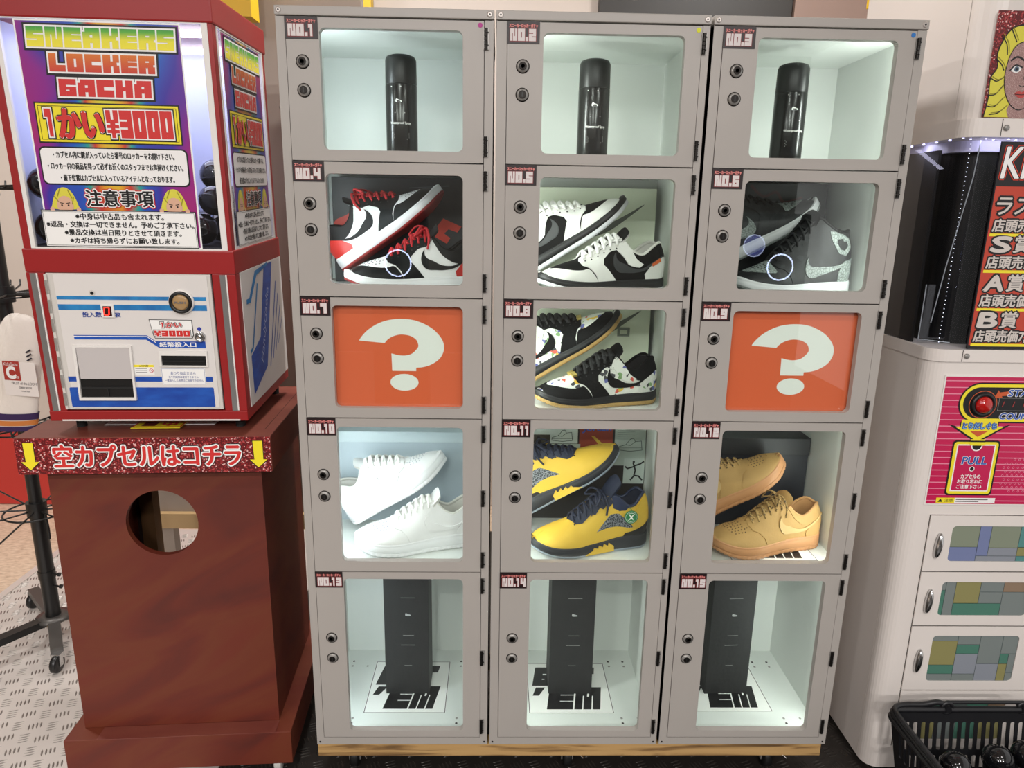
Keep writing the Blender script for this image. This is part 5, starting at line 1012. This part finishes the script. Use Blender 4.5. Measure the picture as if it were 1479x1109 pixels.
# ------------------------------------------------------------------ white capsule dispenser on the right
def round_profile(x0, x1, y0, y1, r, n=8):
    """plan outline with rounded front corners"""
    p = [(x0, y1)]
    for k in range(n+1): a = R(180+90*k/n); p.append((x0+r+r*math.cos(a), y0+r+r*math.sin(a)))
    for k in range(n+1): a = R(270+90*k/n); p.append((x1-r+r*math.cos(a), y0+r+r*math.sin(a)))
    p.append((x1, y1)); return p
def smooth_prism(b, pts, z0, z1, m):
    n = len(pts); b.add([(x, y, z) for z in (z0, z1) for x, y in pts], [(i, (i+1) % n, n+(i+1) % n, n+i) for i in range(n)], m, False)
    tri = geometry.tessellate_polygon([[Vector((x, y, 0)) for x, y in pts]])
    for z in (z0, z1): b.add([(x, y, z) for x, y in pts], tri, m)
def dispenser():
    mw = mat('dispenser_white', '#e0d8d2', .32, var=.015, vscale=3); mk = m_ink
    X0, X1, Y0, Y1 = 1.364, 1.755, .033, .50; PY = Y0-.0004
    t = thing('capsule_dispenser', 'white capsule dispenser with pink panel and prize list right of the lockers', 'capsule machine', (X0, Y0, 0))
    def mb(): b = MB(); b.M = Matrix.Translation((-X0, -Y0, 0)); return b
    b = mb(); smooth_prism(b, round_profile(X0, X1, Y0, Y1, .034), .012, 1.026, mw); b.box(X0-.0004, .075, .014, X0, .0756, 1.024, mat('seam_grey', '#b3aaa3', .5)); b.box(X0+.02, Y0+.02, 0, X1-.02, Y1-.01, .012, m_blackm); b.build('lower_body', t)
    for z0, z1, nm in ((1.026, 1.052, 'lower_ring'), (1.474, 1.508, 'upper_ring')):
        b = mb(); smooth_prism(b, round_profile(X0-.003, X1+.003, Y0-.004, Y1, .036), z0, z1, mw); b.box(1.4275, Y0-.0048, z0+.001, 1.4285, Y0-.0038, z1-.001, m_dark)
        b.lathe([(.0055, -.0002), (.0055, -.003), (.003, -.0042), (.0001, -.0044)], m_steel, 16, 'y', (1.4365, Y0-.004, (z0+z1)/2)); b.build(nm, t)
    b = mb(); smooth_prism(b, round_profile(X0+.001, X1-.001, Y0+.001, Y1, .05), 1.508, 2.02, mw); b.box(X0+.0004, .082, 1.515, X0+.001, .0828, 2.0, MATS['seam_grey']); b.box(1.425, Y0+.0002, 1.735, 1.7, Y0+.001, 1.98, MATS['seam_grey']); b.box(1.427, Y0-.0006, 1.737, 1.698, Y0+.001, 1.978, mw); b.build('dome', t)
    b = mb(); smooth_prism(b, round_profile(X0+.045, X1-.02, .10, Y1-.01, .06), 1.052, 1.452, mat('drum_black', '#040405', .4, spec=.25)); b.box(X0+.004, .12, 1.052, X0+.010, Y1-.01, 1.456, mat('side_black', '#050506', .45, spec=.2)); b.build('drum', t)
    b = mb(); smooth_prism(b, round_profile(X0+.030, X1-.03, .085, Y1-.01, 0.05), 1.452, 1.4738, mat('collar_lilac', '#d5d3ea', .3)); b.build('drum_collar', t)
    a = area('dispenser_light', (X0+.018, .20, 1.472), (X0+.03, .20, 1.45), .02, .20, .10, (.75, .74, 1)); a2 = area('dispenser_light', (1.50, .060, 1.472), (1.50, .09, 1.45), .20, .02, .08, (.75, .74, 1))
    b = mb(); pr = round_profile(X0+.003, X1-.003, Y0+.003, Y1-.02, .034); n = len(pr); b.add([(x, y, z) for z in (1.052, 1.474) for x, y in pr], [(i, i+1, n+i+1, n+i) for i in range(n-1)], glass_mat('cover_acrylic', (.96, .97, 1, 1), 1.3), True); b.build('clear_cover', t)
    b = mb(); b.box(1.372, .10, 1.058, 1.43, .1015, 1.18, glass_mat('acrylic_dim', (.9, .92, .95, 1))); b.tube([(1.372, .10, 1.18), (1.372, .10, 1.062), (1.43, .08, 1.058)], .0012, mat('acrylic_edge', '#9aa0a4', .2)); b.tube([(1.412, .060, 1.472), (1.410, .062, 1.40), (1.392, .075, 1.22), (1.385, .085, 1.10)], .0011, MATS['acrylic_edge']); b.build('inner_shelf', t)
    b = mb()
    for k in range(46): z = 1.062+k*.0089; b.box(1.3927, .060, z, 1.3938, .0611, z+.0012, mat('led_point', '#e8ecff', .3, emit=2))
    b.build('led_strip', t)
    b = mb()
    for k in range(16): b.box(1.372+k*.023, .055+.012*(k % 2), 1.4725, 1.3745+k*.023, .058+.012*(k % 2), 1.4738, mat('led_point2', '#c9c8ff', .3, emit=3))
    for k in range(8): b.box(1.368, .09+k*.045, 1.4715, 1.371, .095+k*.045, 1.4738, MATS['led_point2'])
    b.build('led_strip', t)
    # prize list
    b = mb(); b.box(1.4365, Y0-.0012, 1.0545, 1.749, Y0+.003, 1.4665, mat('poster_black', '#141113', .45)); p = front(b, (0, Y0-.0012, 0), .0002); mr = mat('list_red', '#bd3f2a', .45); mgr = mat('list_grey', '#cfc6bf', .5)
    p.rect(1.4385, 1.062, 1.747, 1.382, mr, 1)
    def halo(s, x0, z0, x1, z1, m1, w1, m2, w2, m3, sh=0):
        if m1: p.halo(s, x0, z0, x1, z1, m1, 2, w1, sh)
        if m2: p.halo(s, x0, z0, x1, z1, m2, 3, w2, sh)
        p.bold(s, x0, z0, x1, z1, m3, 4, .0009, sh)
    halo('KicksGacha', 1.444, 1.397, 1.735, 1.457, mat('ki_red', '#cf3a22', .5), .0042, mk, .0026, m_white, .08)
    halo('\u30e9\u30b9\u30c8\u8cde', 1.4455, 1.326, 1.600, 1.364, mk, .0050, None, 0, mgr, .08)
    for s, x1, z in (('\u5e97\u982d\u58f2\u4fa180,000\u5186', 1.640, 1.291), ('\u5e97\u982d\u58f2\u4fa125,000\u5186', 1.640, 1.218), ('\u5e97\u982d\u58f2\u4fa115,000\u5186', 1.640, 1.140), ('\u5e97\u982d\u58f2\u4fa17,000\u5186\u307e\u3067', 1.662, 1.066)):
        p.rect(1.4425, z-.006, 1.745, z-.0005, m_yel, 2); halo(s, 1.4455, z+.002, x1, z+.028, mk, .0036, None, 0, mgr, .05)
    for s, z in (('S', 1.254), ('A', 1.176), ('B', 1.100)):
        p.halo(s, 1.450, z, 1.488, z+.030, mk, 2, .0058, .1); p.bold(s, 1.450, z, 1.488, z+.030, mgr, 4, .0026, .1)
        halo('\u8cde', 1.496, z-.001, 1.531, z+.033, mk, .0036, None, 0, mgr, .05)
    b.build('prize_list', t)
    # portrait poster on the dome: a plain generic blonde figure, red glitter ground
    b = mb(); b.box(1.3875, Y0-.0014, 1.510, 1.522, Y0+.001, 1.699, MATS['glitter_red']); p = front(b, (0, Y0-.0014, 0), .0003); ms = ramp_mat('dotted_skin', [(0, '#8f6a66'), (.3, '#b99a94'), (.5, '#c8aca6')], 'crack', tscale=420, rough=.5)
    cx = 1.452; hair = [(cx-.064, 1.5105), (cx-.060, 1.545), (cx-.062, 1.580), (cx-.052, 1.600), (cx-.056, 1.625), (cx-.046, 1.655), (cx-.030, 1.672), (cx-.005, 1.676), (cx+.030, 1.674), (cx+.052, 1.66), (cx+.062, 1.62), (cx+.060, 1.57), (cx+.068, 1.5105)]
    p.poly([(x, z) for x, z in smooth(hair, 4, False)], mk, 1); p.poly([(cx+(x-cx)*.965, 1.5105+(z-1.5105)*.985) for x, z in smooth(hair, 4, False)], m_hair, 2)
    p.poly(smooth([(cx-.014, 1.5105), (cx-.016, 1.535), (cx+.022, 1.535), (cx+.024, 1.5105)], 2), ms, 3)
    face = [(cx-.034, 1.585), (cx-.030, 1.620), (cx-.018, 1.640), (cx+.006, 1.646), (cx+.030, 1.638), (cx+.040, 1.60), (cx+.034, 1.560), (cx+.018, 1.533), (cx+.003, 1.525), (cx-.014, 1.534), (cx-.028, 1.556)]
    p.poly([(cx+.003+(x-cx-.003)*1.03, 1.585+(z-1.585)*1.03) for x, z in smooth(face, 4)], mk, 4); p.poly(smooth(face, 4), ms, 5)
    ml = mat('lip_red', '#b8443f', .45); mi = mat('iris_blue', '#4f6173', .5)
    for ex, s in ((cx-.014, 1), (cx+.022, -1)):
        p.poly(smooth([(ex-.0105, 1.5955), (ex-.002, 1.603), (ex+.009, 1.599), (ex+.004, 1.5915), (ex-.004, 1.591)], 4), m_white, 6); p.disc(ex, 1.597, .0048, mi, 7, 16); p.disc(ex, 1.597, .0022, mk, 8, 12)
        p.line(smooth([(ex-.013, 1.594), (ex-.003, 1.604), (ex+.010, 1.600)], 4, False), .0024, mk, 8); p.line(smooth([(ex-.013, 1.612), (ex-.002, 1.6185), (ex+.012, 1.613)], 4, False), .0032, mk, 6)
    p.poly(smooth([(cx-.010, 1.553), (cx-.002, 1.558), (cx+.003, 1.556), (cx+.008, 1.558), (cx+.015, 1.553), (cx+.003, 1.545)], 3), ml, 6); p.line([(cx-.009, 1.5525), (cx+.003, 1.5515), (cx+.014, 1.5525)], .0012, mk, 7)
    p.line(smooth([(cx-.003, 1.568), (cx+.002, 1.566), (cx+.008, 1.568)], 3, False), .0014, mk, 6); p.line([(cx+.004, 1.592), (cx+.002, 1.576)], .0009, mk, 6)
    for a in (((-.052, 1.655), (-.040, 1.640), (-.036, 1.622)), ((-.036, 1.668), (-.026, 1.652), (-.022, 1.645)), ((-.012, 1.674), (-.008, 1.660), (-.002, 1.650)), ((.012, 1.674), (.014, 1.662), (.022, 1.648)), ((-.056, 1.615), (-.044, 1.605), (-.038, 1.595)), ((-.060, 1.580), (-.048, 1.575), (-.036, 1.582)), ((-.060, 1.550), (-.046, 1.552), (-.034, 1.568)), ((-.058, 1.530), (-.044, 1.530), (-.030, 1.545)), ((-.052, 1.515), (-.036, 1.518), (-.022, 1.530)), ((.036, 1.520), (.048, 1.535), (.056, 1.530))):
        p.line(smooth([(cx+x, z) for x, z in a], 4, False), .0020, mk, 3); p.line(smooth([(cx+x+.003, z+.003) for x, z in a], 4, False), .0016, m_hairl, 3)
    b.build('portrait_poster', t)
    # pink control panel
    mp = mat('panel_pink', '#c2134f', .32); mpl = mat('panel_line', '#e58ba4', .32); b = mb(); b.box(1.4005, Y0-.002, .703, 1.7395, Y0+.002, .997, m_trim); p = front(b, (0, Y0-.002, 0), .0002)
    p.rect(1.4035, .706, 1.7365, .994, mp, 1)
    for k in range(20): p.rect(1.4035, .7125+k*.0143, 1.7365, .7145+k*.0143, mpl, 2)
    cz = .9375; cx = 1.4825
    def pill(r, m, l): p.poly(circ(cx, cz, r, 40), m, l); p.rect(cx, cz-r, 1.73, cz+r, m, l)
    pill(.0445, mk, 3)
    p.poly([(1.423, .890), (1.450, .883), (1.450, .895), (1.534, .895), (1.534, .883), (1.562, .890), (1.4925, .847)], mk, 3)
    pill(.0412, m_yel, 4); p.rect(1.452, .880, 1.532, .90, m_yel, 4); p.poly([(1.440, .884), (1.545, .884), (1.4925, .8515)], m_yel, 4)
    pill(.0345, mk, 5); p.poly([(1.473, .8745), (1.513, .8745), (1.4925, .8615)], mat('arrow_orange', '#c9582a', .45), 5)
    p.poly(circ(1.491, .934, .0305, 36), MATS['arrow_orange'], 6); p.poly(circ(1.491, .934, .0290, 36), mk, 7)
    p.poly([(1.514, .949), (1.519, .966), (1.523, .961), (1.545, .964), (1.545, .955), (1.528, .953), (1.532, .948)], MATS['arrow_orange'], 8)
    mbl = mat('letter_blue', '#2d55a8', .45)
    for s, x0, x1, z0, z1 in (('START', 1.541, 1.615, .953, .967), ('COUNT', 1.531, 1.605, .902, .9155), ('\u3068\u308a\u3060\u3057\u3050\u3061', 1.456, 1.529, .8795, .8925), ):
        if s[0] in 'SC': p.halo(s, x0, z0, x1, z1, m_white, 8, .0016, .15); p.bold(s, x0, z0, x1, z1, mbl, 9, .0007, .15)
        else: p.halo(s, x0, z0, x1, z1, mbl, 8, .0019); p.bold(s, x0, z0, x1, z1, mat('letter_pale', '#7fb2d8', .45), 9, .0002)
    p.rect(1.524, .9205, 1.70, .9495, mat('grey_print', '#8a8988'), 8); p.rect(1.525, .9215, 1.699, .9485, mk, 9)
    p.poly(rrect(1.441, .7265, 1.5455, .8535, .008), mk, 5); p.poly(rrect(1.4445, .730, 1.542, .850, .007), m_yel, 6)
    p.rect(1.451, .736, 1.536, .8445, m_white, 7); p.rect(1.4535, .7385, 1.5335, .842, mp, 8); p.poly(circ(1.494, .842, .0125, 24), m_white, 9); p.poly(circ(1.494, .842, .0100, 24), mk, 10); p.rect(1.478, .8425, 1.51, .8565, m_yel, 11); p.rect(1.478, .8500, 1.51, .8535, mk, 12)
    p.halo('PULL', 1.467, .799, 1.521, .816, m_white, 9, .0014, .1); p.bold('PULL', 1.467, .799, 1.521, .816, mbl, 10, .0007, .1); p.disc(1.492, .7885, .0058, m_white, 9, 20); p.disc(1.492, .7885, .0042, mk, 10, 20)
    for s, x0, x1, z in (('\u30ab\u30d7\u30bb\u30eb\u306e', 1.4705, 1.514, .7665), ('\u304a\u53d6\u308a\u5fd8\u308c\u306b', 1.4645, 1.520, .7545), ('\u3054\u6ce8\u610f\u4e0b\u3055\u3044', 1.4645, 1.520, .7425)): p.bold(s, x0, z, x1, z+.0095, m_white, 9, .0003)
    p.rect(1.425, .7085, 1.4665, .7205, m_yel, 5); p.rect(1.4665, .7085, 1.557, .7205, m_white, 5); p.poly([(1.429, .7105), (1.440, .7105), (1.4345, .7185)], mk, 6); p.text('\u6ce8\u610f', 1.444, .7105, 1.463, .7185, mk, 6)
    for k in range(2): p.line([(1.470, .7165-k*.0045), (1.54-.02*k, .7165-k*.0045)], .0018, mat('grey_ink', '#4b4346'), 6)
    for i in range(-4, 5):
        for j in range(-5, 6):
            x, z = 1.605+j*.0105+(i % 2)*.005, .7735+i*.0092
            if (x-1.605)**2+(z-.7735)**2 < .047**2 and x > 1.558: p.disc(x, z, .0026, mpl, 4, 10); p.disc(x, z, .0017, mp, 5, 8)
    cp = b.build('control_panel', t)
    b = mb(); n = 10; b.lathe([(.026, 0), (.026, -.004), (.0195, -.005), (.019, -.002)], m_black, 32, 'y', (1.491, Y0-.0035, .934)); b.build('button_collar', cp)
    b = mb(); b.lathe([(max(1e-5, .0185*math.cos(R(9*k))), -.013*math.sin(R(9*k))) for k in range(11)], mat('button_red', '#b3120f', .18, coat=.5), 32, 'y', (1.491, Y0-.005, .934)); b.build('start_button', cp)
    b = mb(); p = front(b, (0, Y0-.0042, 0), .0002); mm = mat('segment_dim', '#8f2f2f', .4)
    for k in range(7): p.line([(1.533+k*.0225, .930), (1.5355+k*.0225, .941)], .0022, mm)
    b.build('count_segments', cp)
    # four drawers with stained-glass windows
    pal = dict(g=mat('pane_grey', '#7c8482', .2), b=mat('pane_blue', '#7680a6', .2), y=mat('pane_olive', '#8f8a5c', .2), t=mat('pane_teal', '#588a88', .2), e=mat('pane_green', '#507d6d', .2), o=mat('pane_sage', '#858d7b', .2), l=mat('pane_lilac', '#8b9099', .2), w=mat('pane_brown', '#8f7a66', .2), d=mat('pane_dim', '#5b6462', .2))
    lead = mat('lead_line', '#33403f', .4)
    DR = [(.679, .5415, 1.474, 1.712, .653, .567, [(0, .40, .27, 1, 'o'), (.27, .15, .38, 1, 'b'), (.38, .38, .66, 1, 'o'), (.66, .40, .82, 1, 't'), (.82, .40, 1, 1, 'l'), (0, 0, .27, .40, 'b'), (.38, .15, .66, .38, 'l'), (.66, .15, 1, .40, 'y'), (.27, 0, .66, .15, 'l'), (.66, 0, .92, .15, 't'), (.92, 0, 1, .15, 'l')]),
          (.5405, .403, 1.4735, 1.680, .515, .430, [(0, .45, .05, .75, 'e'), (0, .75, .05, 1, 'g'), (0, 0, .05, .45, 'e'), (.05, 0, .16, 1, 'g'), (.16, .36, .44, 1, 'y'), (.44, .70, .70, 1, 'g'), (.70, .70, 1, 1, 'w'), (.44, .36, .70, .70, 'g'), (.16, 0, .70, .36, 'e'), (.70, 0, 1, .70, 'g')]),
          (.402, .2315, 1.4735, 1.6785, .377, .257, [(0, .88, .30, 1, 'g'), (0, .35, .30, .88, 'y'), (0, .15, .30, .35, 'e'), (0, 0, .30, .15, 'g'), (.30, .80, .56, 1, 'g'), (.30, .60, .56, .80, 'e'), (.30, .15, .56, .60, 'l'), (.30, 0, .56, .15, 'g'), (.56, .38, .82, 1, 'g'), (.56, 0, .82, .38, 'l'), (.82, .60, 1, 1, 'g'), (.82, .38, .92, .60, 'e'), (.82, 0, .92, .38, 'y'), (.92, .18, 1, .60, 'g'), (.92, 0, 1, .18, 'g')]),
          (.2305, .075, 1.4745, 1.678, .202, .095, [(0, .5, .3, 1, 'e'), (.3, .5, .55, 1, 'd'), (.55, .5, .8, 1, 'e'), (.8, .5, 1, 1, 'w'), (0, 0, .2, .5, 'y'), (.2, 0, .45, .5, 'g'), (.45, 0, .7, .5, 'e'), (.7, 0, 1, .5, 'y')])]
    for z1, z0, wx0, wx1, wz1, wz0, ps in DR:
        b = mb(); hole = rrect(wx0, wz0, wx1, wz1, .009, 5); b.extrude([(1.4205, z0+.0012), (1.735, z0+.0012), (1.735, z1-.0012), (1.4205, z1-.0012)], .004, mw, ((0, Y0-.0035, 0), (1, 0, 0), (0, 0, 1), (0, 1, 0)), [hole])
        b.box(1.4193, Y0-.0006, z0, 1.7365, Y0+.001, z1, m_dark); d = b.build('drawer', t)
        b = mb(); b.box(wx0-.003, Y0-.0016, wz0-.003, wx1+.003, Y0-.0006, wz1+.003, pal['g']); p = front(b, (0, Y0-.0016, 0), .0001); w, h = wx1-wx0, wz1-wz0
        for a, c, e, f, k in ps: p.rect(wx0+a*w, wz0+c*h, wx0+e*w, wz0+f*h, pal[k], 1)
        for a, c, e, f, k in ps: p.frame(wx0+a*w-.0005, wz0+c*h-.0005, wx0+e*w+.0005, wz0+f*h+.0005, .001, lead, 2)
        b.build('stained_glass', d)
        if z1 > .3:
            hz = (z1+z0)/2-.004; b = mb(); rows = 9; n = 20; vs = []
            for i in range(rows+1):
                a = math.pi*i/rows; rr = max(1e-4, math.sin(a)**.8)
                for k in range(n): q = 2*math.pi*k/n; vs.append((1.4455+.0085*rr*math.cos(q)+.002*math.cos(a), Y0-.004-.013*rr*max(0, math.sin(q))-.0005, hz+.031*math.cos(a)))
            b.add(vs, [(i*n+k, i*n+(k+1) % n, (i+1)*n+(k+1) % n, (i+1)*n+k) for i in range(rows) for k in range(n)], m_chrome, True); b.build('handle', d)
dispenser()
# ------------------------------------------------------------------ black basket of capsules in front of it
def basket():
    t = thing('shopping_basket', 'black plastic shopping basket holding black capsules in front of the dispenser', 'basket', (1.343, -.362, 0)); mk = mat('basket_black', '#17171a', .4)
    w, d, h, ins = .43, .305, .248, .035
    b = MB(); b.box(ins, ins, 0, w-ins, d-ins, .004, mk); b.build('bottom', t)
    def wall(p0, p1, q0):
        """lattice wall: p0-p1 along the foot, q0 above p0 at the rim"""
        p0, p1, q0 = Vector(p0), Vector(p1), Vector(q0); L = (p1-p0).length; u = (p1-p0)/L; H = (q0-p0).length; v = (q0-p0)/H
        v = (v-u*v.dot(u)).normalized(); nrm = u.cross(v); b = MB(); e = ins
        # outline widens towards the rim
        W = lambda z: (-e*z/H, L+e*z/H); out = [(W(0)[0], 0), (W(0)[1], 0), (W(H)[1], H), (W(H)[0], H)]; holes = []
        for z0, z1 in ((.020, .075), (.088, .143), (.156, .222)):
            m = int((L+2*e*z0/H-.02)/.0185); x0 = L/2-m*.0185/2
            for k in range(m): holes.append(rrect(x0+k*.0185+.005, z0, x0+k*.0185+.0155, z1, .004, 2))
        b.extrude(out, .0025, mk, (p0, u, v, nrm), holes); b.build('lattice_wall', t)
    wall((ins, d-ins, 0), (w-ins, d-ins, 0), (ins, d, h)); wall((w-ins, ins, 0), (ins, ins, 0), (w-ins, 0, h)); wall((ins, ins, 0), (ins, d-ins, 0), (0, ins, h)); wall((w-ins, d-ins, 0), (w-ins, ins, 0), (w, d-ins, h))
    b = MB(); r = .018; path = [(x, y, h) for x, y in rrect(0, 0, w, d, r, 4)]; b.tube(path, .0075, mk, 10, flat=1.0, closed=True); b.tube([(x, y, h-.012) for x, y in rrect(-.004, -.004, w+.004, d+.004, r, 4)], .0045, mk, 8, flat=1.4, closed=True); b.build('rim', t)
    for y, s in ((d, 1), (0, -1)):
        b = MB()
        for xc in (.128, w-.128):
            b.tube([(xc+.013*math.cos(2*math.pi*k/18), y, h+.004+.013*math.sin(2*math.pi*k/18)) for k in range(18)], .0048, mk, 8, closed=True); b.cyl((xc, y-.008, h+.004), (xc, y+.008, h+.004), .007, mk, 14)
        b.tube([(.128, y+.002*s, h+.017), (w-.128, y+.002*s, h+.017)], .004, mk, 8)
        b.tube(smooth([(.120, y+.002*s, h+.013), (.105, y+.003*s, h+.016), (.075, y+.004*s, h+.010), (.03, y+.004*s, h+.009), (.004, y-.010*s, h+.009), (-.001, y-.05*s, h+.008), (-.001, d/2, h+.008)], 4, False), .0062, mk, 8); b.build('carry_handle', t)
basket()
def basket_capsules():
    lab = {0: 'black capsule on top at the centre of the basket', 1: 'black capsule on top at the left of the basket', 2: 'black capsule on top at the right of the basket', 3: 'black capsule against the left wall of the basket'}
    top = [(1.557, -.122, .172), (1.4525, -.139, .170), (1.631, -.110, .172), (1.413, -.190, .166)]
    for i, w in enumerate(top): capsule(w, (.5-.3*i, .4*i, i), lab[i], 'black capsules in the basket')
    k = 0
    for z, y0, n in ((.0375, -.282, 3), (.103, -.282, 3)):
        for j in range(n):
            for i in range(5): capsule((1.425+i*.0665, y0+j*.0665, z), (k*.7, k*.3, 0), 'black capsule buried under the others in the basket', 'buried capsules in the basket'); k += 1
basket_capsules()
# ------------------------------------------------------------------ game cabinets across the aisle whose speaker rings mirror in the door glass
def ring_cabinet(x, z, label, ghost=False):
    t = thing('speaker_post', label, 'speaker', (x, -2.66, 0)); mk = mat('post_black', '#0f0f12', .5)
    b = MB(); b.box(-.30 if ghost else -.16, -.14, 0, .16, .02, z+.30, mk, .01); b.build('cabinet', t)
    b = MB(); b.lathe([(.092, .022), (.092, .032), (.062, .034), (.050, .026), (.0001, .022)], mk, 40, 'y', (0, 0, z)); b.build('speaker_cone', t)
    b = MB(); b.M = Matrix.Translation((0, .036, z)); b.tube([(.0735*math.cos(2*math.pi*k/48), 0, .0735*math.sin(2*math.pi*k/48)) for k in range(48)], .0042, mat('ring_light', '#cfd8ff', .3, emit=16), 8, closed=True, up=(0, 1, 0)); b.build('light_ring', t)
    if ghost:
        b = MB(); b.M = Matrix.Translation((-.160, .030, z+.119)); b.lathe([(.0001, 0), (.057, 0)], mat('lens_glow', '#8f96c8', .4, emit=1.4), 40, 'y'); b.tube([(.060*math.cos(2*math.pi*k/48), 0, .060*math.sin(2*math.pi*k/48)) for k in range(48)], .0036, mat('ring_light_dim', '#cfd8ff', .3, emit=5), 8, closed=True, up=(0, 1, 0)); b.build('light_lens', t)
ring_cabinet(-.115, 1.028, 'black speaker post with glowing ring across the aisle, facing the left lockers')
ring_cabinet(2.08, 1.038, 'black speaker post with glowing ring across the aisle, facing the right lockers', True)
